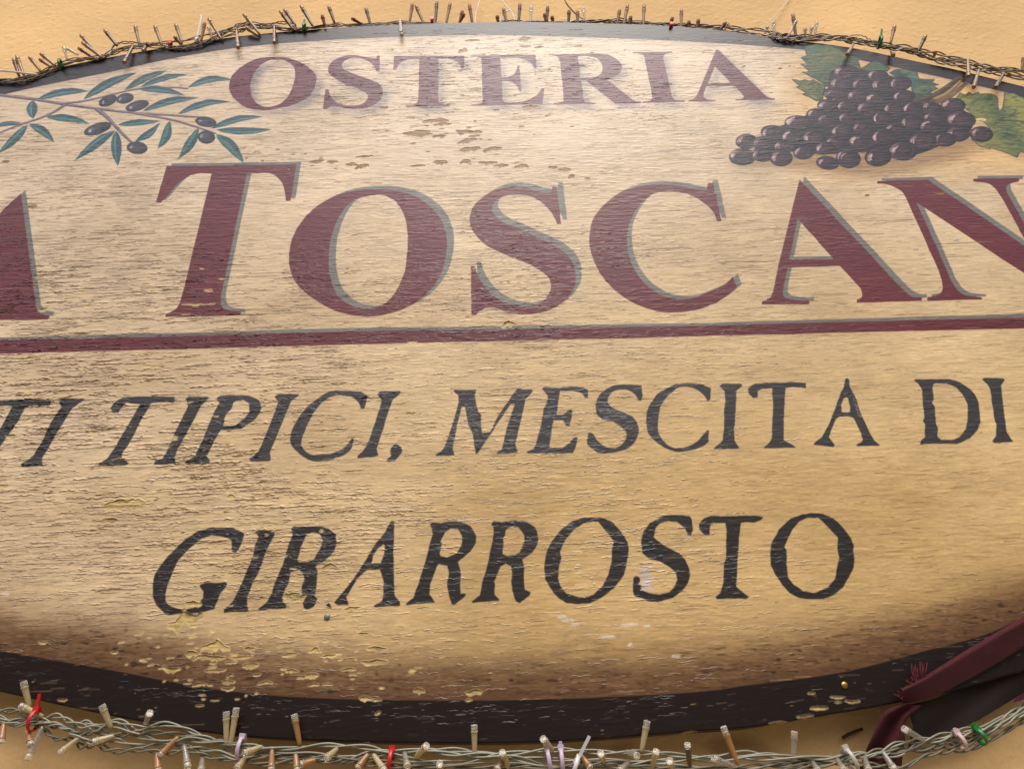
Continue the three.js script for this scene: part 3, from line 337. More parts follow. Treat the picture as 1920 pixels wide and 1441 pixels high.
  for (let i = 0; i < 9000; i++) {
    const x = rr(-0.7, 0.7), y = rr(0.04, 0.85), m = fbm(x * 7, y * 16, 140, 3), hi = sm(0.25, 0.5, y), lf = sm(0.5, -0.4, x);
    if (rnd() > sm(0.38, 0.66, m) * (0.25 + 0.55 * hi + 0.4 * lf)) continue;
    const [a, b] = tex(x, y), l = (6 + 44 * rnd() ** 2.4) * (0.7 + 0.5 * hi), bow = rr(-1.2, 1.2), w = rr(0.4, 0.95);
    paint.strokeStyle = css(lerp(88, 66, hi), lerp(60, 42, hi), lerp(36, 24, hi), rr(0.2, 0.6) + 0.25 * hi); paint.lineWidth = w; paint.beginPath(); paint.moveTo(a, b); paint.quadraticCurveTo(a + l / 2, b + bow, a + l, b - l * 0.012); paint.stroke();
    if (rnd() < 0.5) { paint.strokeStyle = css(238, 214, 168, 0.35); paint.lineWidth = 0.9; paint.beginPath(); paint.moveTo(a, b - w); paint.quadraticCurveTo(a + l / 2, b + bow - w, a + l, b - l * 0.012 - w); paint.stroke(); }
  }
  for (let i = 0; i < 9000; i++) { const x = rr(0, TW), y = rr(0, TH); paint.fillStyle = css(66, 46, 26, rr(0.1, 0.45)); paint.fillRect(x, y, rr(0.6, 3.2), rr(0.5, 1)); }
  const chipMask = mask((c) => { for (const h of CHIPS) { trace(c, [chipShape(h)]); c.fill(); } });
  const out = paint.getImageData(0, 0, TW, TH).data;
  colourData = new Uint8Array(TW * TH * 4);
  for (let j = 0; j < TH; j++) for (let i = 0; i < TW; i++) {
    const k = j * TW + i, x = X0 + (i + 0.5) / S, y = Y1 - (j + 0.5) / S, o = ((TH - 1 - j) * TW + i) * 4, c = chipMask[k];
    const grain = fbm(x * 75, y * 620, 50, 2), fine = vn(x * 260, y * 1500, 60), streak = vn(x * 28, y * 420, 64), wear = fbm(x * 20, y * 60, 70, 2);
    const wd = lerp(1, 0.9, sm(0.42, 0.55, y)) + (grain - 0.5) * 0.5 + (fine - 0.5) * 0.25, hiw = sm(0.42, 0.55, y), wood = [lerp(188, 150, hiw) * wd, lerp(161, 108, hiw) * wd, lerp(102, 44, hiw) * wd];
    const g = 1 + (grain - 0.5) * 0.13 + (fine - 0.5) * 0.09 - 0.07 * sm(0.74, 0.9, streak) * sm(0.4, 0.7, wear) + (fbm(x * 22, y * 50, 90, 2) - 0.5) * 0.1;
    for (let n = 0; n < 3; n++) colourData[o + n] = clamp(lerp(out[k * 4 + n] * g, wood[n], c), 0, 255);
    colourData[o + 3] = 255;
    const ridge = vn(x * 95, y * 520 + 2 * vn(x * 60, y * 60, 81), 83);
    heightMap[(TH - 1 - j) * TW + i] = 0.5 + (grain - 0.5) * 0.3 + (fine - 0.5) * 0.14 + 0.22 * sm(0.62, 0.85, ridge) * sm(0.3, 0.6, wear) - 0.4 * c;
    if (inside[k] < 0.5) heightMap[(TH - 1 - j) * TW + i] = 0.5 + (heightMap[(TH - 1 - j) * TW + i] - 0.5) * 0.4;
  }
}
const dataTex = (a, w, h, fmt, type, srgb) => { const t = new THREE.DataTexture(a, w, h, fmt, type); t.magFilter = t.minFilter = THREE.LinearFilter; if (srgb) t.colorSpace = THREE.SRGBColorSpace; t.needsUpdate = true; return t; };
const SIGN = new THREE.MeshPhysicalMaterial({ map: dataTex(colourData, TW, TH, THREE.RGBAFormat, THREE.UnsignedByteType, true), bumpMap: dataTex(heightMap, TW, TH, THREE.RedFormat, THREE.FloatType), bumpScale: 0.0005, roughness: 0.36, specularIntensity: 0.72, side: THREE.DoubleSide });
const uvOf = (x, y) => [(x - X0) / (X1 - X0), (y - Y0) / (Y1 - Y0)];

// ------------------------------------------------------------------ wall
const WALLZ = -0.03;
{
  const W = 2048, H = 1536, w = 1.9, h = w * H / W, c = new Uint8Array(W * H * 4), b = new Float32Array(W * H);
  for (let j = 0; j < H; j++) for (let i = 0; i < W; i++) {
    const x = i / W * w, y = j / H * h, k = j * W + i, m = fbm(x * 7, y * 7, 100, 3), f = fbm(x * 150 + y * 50, y * 230 - x * 70, 104, 3), s = vn(x * 900, y * 900, 108), dirt = sm(0.62, 0.9, fbm(x * 16, y * 26, 112, 3)) * (1 - sm(0.2, 0.42, y));
    const q = 1 + (m - 0.5) * 0.16 + (s - 0.5) * 0.05; let r = 229 * q, g = 189 * q, bl = 130 * q;
    r = lerp(r, 96, dirt * 0.5); g = lerp(g, 66, dirt * 0.5); bl = lerp(bl, 36, dirt * 0.5);
    c.set([clamp(r, 0, 255), clamp(g, 0, 255), clamp(bl, 0, 255), 255], k * 4);
    b[k] = f * 0.4 + 0.28 * fbm(x * 22 + y * 8, y * 34, 120, 2) + 0.06 * s + 0.25 * sm(0.7, 0.95, vn(x * 130 + y * 30, y * 180 - x * 40, 130));
  }
  const t = dataTex(c, W, H, THREE.RGBAFormat, THREE.UnsignedByteType, true), bt = dataTex(b, W, H, THREE.RedFormat, THREE.FloatType);
  for (const q of [t, bt]) q.wrapS = q.wrapT = THREE.MirroredRepeatWrapping;
  const g = new THREE.BoxGeometry(5, 4, 0.2), P = g.attributes.position, uv = g.attributes.uv;
  g.translate(0, 0.6, WALLZ - 0.1);
  for (let i = 0; i < P.count; i++) uv.setXY(i, (P.getX(i) + 0.95) / w, (P.getY(i) + 0.25) / h);
  const wall = mesh('wall', g, new THREE.MeshPhysicalMaterial({ map: t, bumpMap: bt, bumpScale: 0.0011, roughness: 0.9 }));
  wall.userData.kind = 'structure';
  // a crack in the plaster above the sign: its lifted lower lip and the dark gap
  const cr = (pts, wd, z, m, name) => { const pos = [], idx = []; pts.forEach(([u, v], i) => { const p = at(u, v, WALLZ + z); const k = wd * (0.4 + 0.6 * Math.sin(Math.PI * (i + 0.5) / pts.length)); pos.push(p.x, p.y, p.z, p.x + k, p.y + k * 0.4, p.z); if (i) { const n = i * 2; idx.push(n - 2, n - 1, n, n - 1, n + 1, n); } }); const q = new THREE.BufferGeometry(); q.setAttribute('position', new THREE.Float32BufferAttribute(pos, 3)); q.setIndex(idx); q.computeVertexNormals(); return mesh(name, q, m, wall); };
  cr([[1056, -6], [1060, 3], [1064, 10], [1071, 18], [1077, 24], [1084, 30], [1092, 35], [1098, 38]], 0.0013, 0.0006, std(58, 42, 28, 0.9), 'crack');
}

// ------------------------------------------------------------------ the sign
const sign = thing('oval_sign', 'large oval painted wooden inn sign with maroon and black lettering, olive branch and grapes', 'sign');
{
  const shape = new THREE.Shape(OUTER.map(([x, y]) => new THREE.Vector2(x, y)));
  const g = new THREE.ExtrudeGeometry(shape, { depth: 0.026, bevelEnabled: true, bevelThickness: 0.0016, bevelSize: 0.0014, bevelOffset: -0.0014, bevelSegments: 2, curveSegments: 1 });
  g.translate(0, 0, -0.028);
  const cut = (P, x, k) => { const o = []; P.forEach((a, i) => { const b = P[(i + 1) % P.length], ia = (a[0] - x) * k >= 0, ib = (b[0] - x) * k >= 0; if (ia) o.push(a); if (ia !== ib) { const t = (x - a[0]) / (b[0] - a[0]); o.push([x, lerp(a[1], b[1], t)]); } }); return o; };
  const face = (P) => new THREE.ShapeGeometry(new THREE.Shape(P.map(([x, y]) => new THREE.Vector2(x, y))));
  const IN = OUTER.map(([x, y]) => [-0.0337 + (x + 0.0337) * 0.9985, 0.4409 + (y - 0.4409) * 0.9968]);
  const EDGE = 0.708, ends = mergeGeometries([face(cut(IN, -EDGE, -1)), face(cut(IN, EDGE, 1))]), mid = mergeGeometries([g.index ? g.toNonIndexed() : g, face(cut(cut(IN, -EDGE, 1), EDGE, -1)).toNonIndexed()]);
  // the two ends of the board, beyond the photograph: the same ground coat, bar and rim
  const ew = 1024, ex0 = -0.95, ek = ew / 1.85, eh = 512, ey1 = 0.88, ec = document.createElement('canvas'); ec.width = ew; ec.height = eh;
  const e2 = ec.getContext('2d'), et = (x, y) => [(x - ex0) * ek, (ey1 - y) * ek];
  e2.fillStyle = css(206, 180, 134); e2.fillRect(0, 0, ew, eh);
  for (let i = 0; i < 9000; i++) { e2.fillStyle = rnd() < 0.5 ? css(150, 116, 72, 0.16) : css(226, 204, 164, 0.2); e2.fillRect(rnd() * ew, rnd() * eh, rr(2, 16), rr(0.5, 1.4)); }
  for (const [c, y0, y1] of [[css(112, 108, 100), 0.408, 0.402], [css(94, 30, 36), 0.402, 0.386]]) { e2.fillStyle = c; const a = et(-0.86, y0 - 0.012), b = et(0.82, y1); e2.fillRect(a[0], a[1], b[0] - a[0], (y0 - y1) * ek); }
  e2.beginPath(); e2.rect(0, 0, ew, eh); INNER.forEach(([x, y], i) => { const [a, b] = et(x, y); i ? e2.lineTo(a, b) : e2.moveTo(a, b); }); e2.closePath(); e2.fillStyle = css(25, 14, 10); e2.fill('evenodd');
  const endTex = new THREE.CanvasTexture(ec); endTex.colorSpace = THREE.SRGBColorSpace;
  const put = (q, f) => { const P = q.attributes.position, uv = q.attributes.uv; for (let i = 0; i < P.count; i++) uv.setXY(i, ...f(P.getX(i), P.getY(i))); return q; };
  put(mid, uvOf); put(ends, (x, y) => [(x - ex0) / 1.85, 1 - (ey1 - y) * ek / eh]);
  const board = mergeGeometries([mid, ends.toNonIndexed()], true);
  mesh('board', board, [SIGN, new THREE.MeshPhysicalMaterial({ map: endTex, roughness: 0.4, specularIntensity: 0.7, side: THREE.DoubleSide })], sign);
}
{
  // standing slivers of paint, attached above, lifted off below
  const pos = [], uv = [], idx = [];
  for (const [x, y, L, h, raise] of LIPS) {
    const n = Math.max(3, Math.round(L / 0.0017)), b0 = pos.length / 3, q = rnd() * 1000, tilt = rr(-0.01, 0.045), wave = Math.min(0.0011, L * 0.09);
    for (let i = 0; i <= n; i++) {
      const t = i / n, e = Math.min(1, 3.2 * Math.sin(Math.PI * t)) ** 0.8, px = x + L * t + (vn(i * 3.1, q, 9) - 0.5) * 0.0007, py = y + L * t * tilt + wave * ((vn(i * 0.55, q, 5) - 0.5) * 1.5 + (vn(i * 1.9, q, 12) - 0.5) * 0.9);
      const ht = h * (0.3 + e * (0.4 + 0.6 * vn(i * 0.8, q, 6))), z = Math.max(0.00005, raise * e * (0.25 + 1.2 * vn(i * 0.9, q, 7)));
      const up = [px, py + ht, -0.0001], md = [px, py + ht * 0.4, z * 0.3], dn = [px, py, z];
      pos.push(...up, ...md, ...dn); uv.push(...uvOf(up[0], up[1]), ...uvOf(md[0], md[1]), ...uvOf(dn[0], dn[1]));
      if (i) { const o = b0 + i * 3; idx.push(o - 3, o - 2, o, o - 2, o + 1, o, o - 2, o - 1, o + 1, o - 1, o + 2, o + 1); }
    }
  }
  const g = new THREE.BufferGeometry(); g.setAttribute('position', new THREE.Float32BufferAttribute(pos, 3)); g.setAttribute('uv', new THREE.Float32BufferAttribute(uv, 2)); g.setIndex(idx); g.computeVertexNormals();
  mesh('peeling_paint', g, SIGN, sign).userData.kind = 'stuff';
  // curled lips of paint along the upper edge of the larger bare places
  CHIPS.filter((c) => c[4] === 1 && c[2] > 9 && c[1] > 420).forEach((c) => {
    const [, , w, h] = c, up = chipEdges(c)[0], n = up.length - 1, P2 = [], U2 = [], I2 = [], q = rnd() * 90, curl = clamp(h * 0.16, 1.2, 2.6), m = 3;
    for (let i = 0; i <= n; i++) for (let k = 0; k <= m; k++) {
      const t = i / n, f = k / m, e = Math.sin(Math.PI * clamp(t, 0.02, 0.98)) ** 0.5 * (0.55 + 0.6 * vn(i * 0.9, q, 4)), [x, y] = up[i], p = at(x, y + 0.8 - curl * (1 - f));
      P2.push(p.x, p.y, k ? 0.0001 + 0.0008 * f ** 1.3 * e * clamp(h / 9, 0.5, 1.3) : -0.0002); U2.push(...uvOf(p.x, at(x, y - 2.5 - curl * (1 - f)).y));
      if (i && k) { const o = i * (m + 1) + k; I2.push(o - m - 2, o - m - 1, o, o - m - 2, o, o - 1); }
    }
    const g2 = new THREE.BufferGeometry(); g2.setAttribute('position', new THREE.Float32BufferAttribute(P2, 3)); g2.setAttribute('uv', new THREE.Float32BufferAttribute(U2, 2)); g2.setIndex(I2); g2.computeVertexNormals();
    mesh('paint_flake', g2, SIGN, sign);
  });
  // screws
  const screw = new THREE.LatheGeometry([[0.0001, 0.0012], [0.0012, 0.0012], [0.0024, 0.0007], [0.0026, 0]].map(([a, b]) => new THREE.Vector2(a, b)), 14); screw.rotateX(Math.PI / 2);
  const brass = std(170, 140, 70, 0.35, { metalness: 0.9 }), steel = std(130, 124, 110, 0.5, { metalness: 0.6 });
  for (const [u, v, m] of [[1584, 1284, brass], [613, 1156, steel]]) mesh('screw', screw, m, sign).position.copy(at(u, v, 0.0002));
}

// ------------------------------------------------------------------ fairy lights
const WIRE_DIM = std(104, 98, 76, 0.5);
const WIRE = std(126, 123, 102, 0.45, { clearcoat: 0.5, clearcoatRoughness: 0.3 });
const WIRE_TOP = std(128, 110, 84, 0.35, { clearcoat: 0.4 });
const tinted = (r, g, b, more) => new THREE.MeshPhysicalMaterial({ color: new THREE.Color().setRGB(r / 255, g / 255, b / 255, THREE.SRGBColorSpace), transmission: 0.68, thickness: 0, roughness: 0.34, side: THREE.DoubleSide, clearcoat: 0.6, clearcoatRoughness: 0.15, ...more });
const SLEEVE = { milk: tinted(228, 212, 162, { transmission: 0.6 }), amber: tinted(212, 160, 98, { transmission: 0.6 }), clear: tinted(236, 232, 222, { transmission: 0.85, roughness: 0.18 }), dark: tinted(150, 118, 76) };
const LENS = new THREE.MeshPhysicalMaterial({ color: 0xfcf4e4, transmission: 0.8, thickness: 0.004, ior: 1.47, roughness: 0.08 });
const AGED = { milk: tinted(190, 156, 100, { transmission: 0.6, clearcoat: 0.1 }), amber: tinted(158, 102, 58, { clearcoat: 0.1 }), clear: tinted(240, 232, 218, { transmission: 0.75, roughness: 0.2 }), dark: tinted(134, 102, 64, { clearcoat: 0.1 }) };
const LENS_AGED = LENS.clone(); LENS_AGED.color.set(0xc9a878); LENS_AGED.transmission = 0.75; LENS_AGED.thickness = 0; LENS_AGED.roughness = 0.25;
const PIN = std(150, 126, 86, 0.4), DIE = std(238, 232, 214, 0.3);
const GD = new THREE.CylinderGeometry(0.0017, 0.0011, 0.05, 10).translate(0, 0.83, 0);
const lathe = (p, n = 12) => new THREE.LatheGeometry(p.map(([a, b]) => new THREE.Vector2(a, b)), n);
const R = 0.0025, GS = lathe([[0.0004, 0], [0.55 * R, 0.0], [0.7 * R, 0.1], [0.82 * R, 0.3], [0.92 * R, 0.6], [0.98 * R, 0.71], [1.14 * R, 0.73], [1.14 * R, 0.78], [1.0 * R, 0.79]]);
const GL = lathe([[0.0001, 0.79], [0.97 * R, 0.79], [1.03 * R, 0.86], [1.04 * R, 0.97], [0.9 * R, 1.0], [0.6 * R, 0.985], [0.0001, 0.955]]);
const GP = mergeGeometries([new THREE.BoxGeometry(0.0006, 0.62, 0.0004).translate(0.0006, 0.36, 0), new THREE.BoxGeometry(0.0005, 0.56, 0.0004).translate(-0.0006, 0.34, 0), new THREE.BoxGeometry(0.0018, 0.05, 0.0014).translate(0, 0.68, 0)]);
function bulb(parent, kind, u0, v0, z0, u1, v1, z1, k = 1) {       // from foot to tip
  const a = at(u0, v0, z0), b = at(u1, v1, z1), d = b.clone().sub(a), L = d.length();
  const old = parent === upper, o = mesh('bulb', GS, (old ? AGED : SLEEVE)[kind], parent); o.position.copy(a); o.quaternion.setFromUnitVectors(new THREE.Vector3(0, 1, 0), d.divideScalar(L)); o.scale.set(k, L, k);
  mesh('lens', GL, old && kind !== 'clear' ? LENS_AGED : LENS, o); mesh('pin', GP, PIN, o); mesh('reflector', GD, DIE, o);
  return o;
}
// strands twisted in pairs along a line of the photograph
function strand(pts, rad, meander, phase, zf, k = 1, n = 420) {   // one of a twisted pair: k is +1 or -1
  const base = new THREE.CatmullRomCurve3(pts.map(([u, v, z]) => at(u, v, z))), P = [], L = base.getLength(), tw = 120 + 80 * phase;
  for (let i = 0; i <= n; i++) {
    const t = i / n, p = base.getPoint(t), a = phase * 17 + t * L * tw + 2.2 * vn(t * 30, phase * 50, 2), w = rad * (0.95 + 1.3 * vn(t * 36, phase * 91, 4));
    p.y += k * w * Math.sin(a) + meander * ((vn(t * L * 16, phase * 37, 6) - 0.5) * 1.6 + (vn(t * L * 45, phase * 53, 7) - 0.5) * 0.7);
    p.z += k * w * Math.cos(a) + zf * 2 * (vn(t * L * 20, phase * 71, 8) - 0.5); P.push(p);
  }
  return new THREE.TubeGeometry(new THREE.CatmullRomCurve3(P), n * 2, rad, 6);
}
const pair = (parent, m, pts, rad, meander, phase, zf, n) => { for (const k of [1, -1]) mesh('wire', strand(pts, rad, meander, phase, zf, k, n), m, parent); };
let upper;
const lower = thing('string_light', 'fairy light string with grey green wires hanging along the lower edge of the sign', 'string lights');
{
  const path = (dy) => [[-60, 1322], [0, 1338], [80, 1352], [140, 1366], [200, 1374], [300, 1378], [400, 1394], [500, 1404], [640, 1414], [800, 1420], [1000, 1424], [1200, 1428], [1400, 1433], [1560, 1428], [1650, 1413], [1740, 1393], [1830, 1370], [1920, 1322], [1990, 1280]].map(([u, v]) => [u, v + dy, 0.003 - 0.006 * sm(1650, 1900, u)]);
  for (let i = 0; i < 5; i++) pair(lower, i > 2 ? WIRE_DIM : WIRE, path([-7, -2, 3, 8, 13][i]), 0.00084, 0.0085, 0.13 + i * 0.19, 0.0022 - (i === 4 ? 0.004 : 0));
  const B = [['milk', 55, 1324, 43, 1277], ['milk', 80, 1343, 36, 1322], ['milk', 208, 1364, 190, 1321], ['clear', 272, 1356, 281, 1335], ['milk', 424, 1396, 424, 1333], ['milk', 432, 1396, 443, 1326], ['amber', 562, 1396, 551, 1338], ['clear', 80, 1361, 50, 1426], ['milk', 153, 1379, 110, 1413], ['milk', 214, 1379, 172, 1391], ['amber', 334, 1381, 298, 1418], ['milk', 491, 1399, 456, 1412], ['milk', 461, 1419, 442, 1442], ['clear', 379, 1421, 376, 1446], ['amber', 554, 1413, 557, 1446], ['amber', 592, 1424, 562, 1433], ['milk', 632, 1403, 610, 1422], ['amber', 7, 1356, 1, 1394], ['amber', 48, 1360, 58, 1398], ['amber', 294, 1412, 296, 1448], ['amber', 690, 1413, 669, 1441], ['clear', 758, 1410, 764, 1438], ['milk', 779, 1419, 801, 1396], ['milk', 890, 1412, 889, 1358], ['milk', 953, 1438, 941, 1408], ['milk', 1037, 1407, 1017, 1383], ['milk', 1133, 1428, 1126, 1411], ['clear', 1174, 1408, 1196, 1417], ['milk', 1203, 1408, 1214, 1350], ['milk', 1223, 1439, 1231, 1406], ['milk', 1262, 1440, 1255, 1425], ['amber', 1090, 1416, 1108, 1440], ['milk', 827, 1444, 824, 1431], ['amber', 1384, 1432, 1356, 1361], ['clear', 1487, 1428, 1490, 1370], ['clear', 1733, 1387, 1694, 1365], ['clear', 1378, 1437, 1336, 1420], ['clear', 1655, 1408, 1679, 1444], ['clear', 1570, 1422, 1584, 1446], ['dark', 1294, 1434, 1289, 1393], ['clear', 1524, 1428, 1535, 1446], ['clear', 1622, 1420, 1630, 1446], ['amber', 510, 1405, 508, 1446], ['clear', 345, 1396, 352, 1440], ['milk', 700, 1414, 722, 1446], ['dark', 950, 1418, 930, 1444], ['clear', 1180, 1428, 1160, 1446]];
  for (const [k, u0, v0, u1, v1] of B) { const len = Math.hypot(u1 - u0, v1 - v0), dn = v1 > v0; bulb(lower, k, u0, v0, 0.004, u1, v1, 0.004 + clamp(0.017 * (64 - len) / 50, 0.003, 0.017) * (k === 'amber' && dn ? 0.4 : 1)); }
}
upper = thing('string_light', 'fairy light string with brown wires and upright bulbs along the upper edge of the sign', 'string lights');
{
  const bump = (u, v) => [u, v, u > 630 && u < 1440 ? -0.012 : 0.0025];
  const left = [[-40, 156], [0, 150], [40, 146], [70, 137], [110, 122], [150, 112], [190, 103], [225, 90], [260, 86], [310, 84], [340, 82], [380, 74], [410, 66], [440, 57], [470, 53], [510, 51], [550, 52], [600, 46], [640, 43], [680, 46], [740, 42], [800, 45], [900, 47], [980, 46]];
  const rightP = [[940, 46], [1040, 46], [1120, 42], [1180, 44], [1260, 50], [1340, 54], [1400, 60], [1460, 67], [1500, 70], [1560, 70], [1610, 77], [1660, 85], [1710, 95], [1760, 108], [1810, 117], [1860, 128], [1930, 140], [1990, 150]];
  for (let i = 0; i < 3; i++) pair(upper, WIRE_TOP, left.map(([u, v]) => bump(u, v + [-3, 1, 4][i])), 0.0007, 0.007, 0.11 + i * 0.27, 0.0016);
  for (let i = 0; i < 4; i++) pair(upper, WIRE_TOP, rightP.map(([u, v]) => bump(u, v + [-5, -1, 2, 6][i])), 0.0009, 0.008, 0.07 + i * 0.23, 0.0016);
  pair(upper, WIRE_TOP, [[205, 105], [213, 86], [225, 80], [250, 79], [275, 82], [300, 85]].map(([u, v]) => bump(u, v)), 0.00066, 0.001, 0.2, 0.0006, 60);
  pair(upper, WIRE_TOP, [[378, 82], [410, 68], [430, 55], [445, 46], [470, 43], [500, 46], [520, 42], [545, 45], [560, 55]].map(([u, v]) => bump(u, v)), 0.0008, 0.001, 0.7, 0.0006, 90);
  mesh('wire', strand([[1585, 78], [1600, 66], [1615, 65], [1630, 74], [1640, 84]].map(([u, v]) => bump(u, v)), 0.0006, 0.001, 0.3, 0.0004, 1, 40), WIRE_TOP, upper);
  const B = [['amber', 36, 146, 25, 110], ['milk', 46, 146, 31, 105], ['milk', 76, 134, 55, 107], ['milk', 103, 123, 76, 101], ['milk', 96, 126, 74, 111], ['clear', 126, 113, 119, 89], ['clear', 146, 103, 124, 91], ['amber', 174, 108, 147, 90], ['milk', 180, 98, 151, 66], ['milk', 191, 108, 154, 80], ['dark', 219, 86, 196, 57], ['milk', 261, 84, 253, 49], ['milk', 303, 85, 290, 49], ['amber', 249, 86, 232, 118], ['amber', 276, 82, 268, 96], ['milk', 341, 81, 329, 46], ['amber', 340, 84, 327, 69], ['milk', 377, 76, 383, 43], ['clear', 397, 72, 391, 51], ['milk', 415, 74, 391, 35], ['milk', 443, 55, 446, 90], ['milk', 486, 63, 457, 27], ['milk', 484, 67, 461, 52], ['amber', 514, 46, 514, 81], ['dark', 550, 56, 525, 21], ['amber', 554, 48, 533, 18], ['dark', 586, 49, 564, 11], ['amber', 609, 49, 604, 29], ['dark', 627, 43, 616, 12], ['amber', 270, 88, 278, 81], ['dark', 695, 48, 686, 16], ['amber', 680, 46, 659, 34], ['milk', 768, 42, 773, 8], ['milk', 794, 44, 780, 11], ['clear', 750, 36, 752, 61], ['dark', 816, 46, 819, 3], ['milk', 836, 46, 844, 7], ['amber', 861, 45, 867, 21], ['amber', 886, 46, 880, 9], ['milk', 951, 47, 944, 17], ['dark', 972, 47, 975, 7], ['clear', 995, 46, 996, 12], ['dark', 1025, 46, 1027, 12], ['amber', 1025, 46, 1021, 26], ['amber', 1038, 47, 1035, 31], ['dark', 1066, 46, 1067, 20], ['milk', 1083, 47, 1083, 22], ['clear', 1099, 46, 1093, 13], ['milk', 1156, 48, 1162, 19], ['milk', 1169, 50, 1177, 10], ['amber', 1179, 52, 1183, 31], ['milk', 1206, 52, 1208, 10], ['amber', 1255, 54, 1261, 33], ['milk', 1277, 55, 1278, 19], ['amber', 1292, 58, 1292, 40], ['amber', 1306, 58, 1310, 37], ['amber', 1348, 60, 1361, 42], ['clear', 1358, 58, 1366, 44], ['clear', 1453, 68, 1451, 39], ['dark', 1493, 70, 1487, 27], ['clear', 1528, 68, 1532, 42], ['clear', 1519, 69, 1523, 51], ['clear', 1510, 68, 1510, 53], ['clear', 1478, 69, 1493, 40], ['milk', 1670, 82, 1678, 49], ['dark', 1722, 97, 1736, 67], ['milk', 1601, 82, 1589, 103], ['milk', 1815, 112, 1816, 144], ['milk', 1836, 130, 1826, 164], ['dark', 1884, 136, 1867, 164], ['milk', 1917, 133, 1920, 108], ['amber', 1671, 96, 1676, 104], ['milk', 1752, 106, 1754, 96], ['amber', 862, 42, 870, 26], ['amber', 935, 46, 932, 30], ['clear', 1434, 64, 1440, 50], ['milk', 1888, 144, 1894, 136]];
  for (const [k, u0, v0, u1, v1] of B) { const mid = u0 > 630 && u0 < 1440, dn = v1 > v0; bulb(upper, k, u0, v0, mid && !dn ? -0.012 : 0.003, u1, v1, mid && !dn ? -0.008 : dn ? 0.008 : 0.007, 0.94); }
}

// ------------------------------------------------------------------ cable ties and nylon lines
function tie(name, label, m, u, v, z, R0, ang, tailLen, tailAng, tailZ = 0.4, headOff = 1) {   // a loop round the wires, its locking head and its tail
  const t = thing(name, label, 'cable tie'); t.position.copy(at(u, v, z)); t.rotation.z = ang;
  const loop = new THREE.TorusGeometry(R0, 0.0008, 8, 26); loop.scale(1, 1, 2); loop.rotateY(Math.PI / 2); mesh('strap', loop, m, t);
  const head = new THREE.BoxGeometry(0.0044, 0.004, 0.0036, 2, 2, 2); head.translate(0, R0 * headOff, R0 * 0.35); mesh('head', head, m, t);
  if (tailLen) { const g = new THREE.BoxGeometry(0.0024, tailLen, 0.0011); g.translate(0, tailLen / 2, 0); const q = mesh('tail', g, m, t); q.position.set(0, R0 * headOff, R0 * 0.35); q.rotation.set(tailZ, 0, tailAng - ang); }
  return t;
}
const RED = std(186, 28, 30, 0.35), GREEN = std(16, 112, 44, 0.35), LILAC = std(206, 186, 204, 0.4, { transmission: 0.3, thickness: 0 }), CLEAR = std(232, 228, 226, 0.3, { transmission: 0.4, thickness: 0 });
tie('cable_tie', 'red cable tie with a short upright tail at lower left', RED, 64, 1350, 0.006, 0.0075, -0.15, 0.011, -0.05, 0.2);
tie('cable_tie', 'red cable tie low on the wires under the middle of the sign', RED, 733, 1424, 0.006, 0.0075, -0.1, 0, 0);
tie('cable_tie', 'small red cable tie on the upper wires between bulbs left of the word top', RED, 319, 84, 0.003, 0.003, 0, 0, 0);
tie('cable_tie', 'small red cable tie at the top edge above the T', RED, 810, 41, -0.004, 0.004, 0, 0.003, 0, 0);
tie('cable_tie', 'red cable tie at the top edge above the letter I', RED, 1258, 49, 0.001, 0.003, -0.4, 0.002, -0.4, 0);
tie('cable_tie', 'green cable tie on the upper wires above the olive branch', GREEN, 113, 121, 0.003, 0.0052, 0.3, 0, 0);
tie('cable_tie', 'dark green cable tie standing up on the wires left of the top', GREEN, 570, 52, 0.003, 0.0045, 0, 0.009, 0.05, 0.1);
tie('cable_tie', 'bright green cable tie with raised tail above the grapes', GREEN, 1650, 80, 0.004, 0.007, -0.3, 0.014, -0.3, 0.1);
tie('cable_tie', 'green cable tie on the shaded wires at lower right', GREEN, 1838, 1380, 0.001, 0.006, 0.4, 0.004, 0.5, 0.3);
tie('cable_tie', 'pale pink cable tie on the shaded wires beside the green one', std(190, 160, 156, 0.5), 1800, 1388, 0.002, 0.006, 0.35, 0.003, 0.4, 0.3);
tie('cable_tie', 'lilac cable tie beside the pair of bulbs at lower left', LILAC, 452, 1402, 0.003, 0.008, -0.1, 0, 0);
tie('cable_tie', 'pinkish white cable tie, left one of the pair under the lower middle', LILAC, 1029, 1425, 0.004, 0.009, 0.15, 0.004, 0.2, 0.2);
tie('cable_tie', 'pinkish white cable tie, right one of the pair under the lower middle', LILAC, 1053, 1426, 0.004, 0.009, 0.05, 0.004, 0, 0.2);
tie('cable_tie', 'white cable tie with a long slanting ribbed tail under the sign', CLEAR, 1078, 1436, 0.005, 0.008, -0.4, 0.020, -0.55, 0.2, 0.4);
tie('cable_tie', 'clear cable tie round the grey wires at lower right', std(196, 190, 176, 0.35, { transmission: 0.3, thickness: 0 }), 1594, 1424, 0.004, 0.0085, 0.35, 0, 0);
tie('cable_tie', 'white cable tie with a tall straight tail against the wall above the sign', CLEAR, 369, 78, 0.001, 0.004, 0, 0.046, 0.04, 0.02);
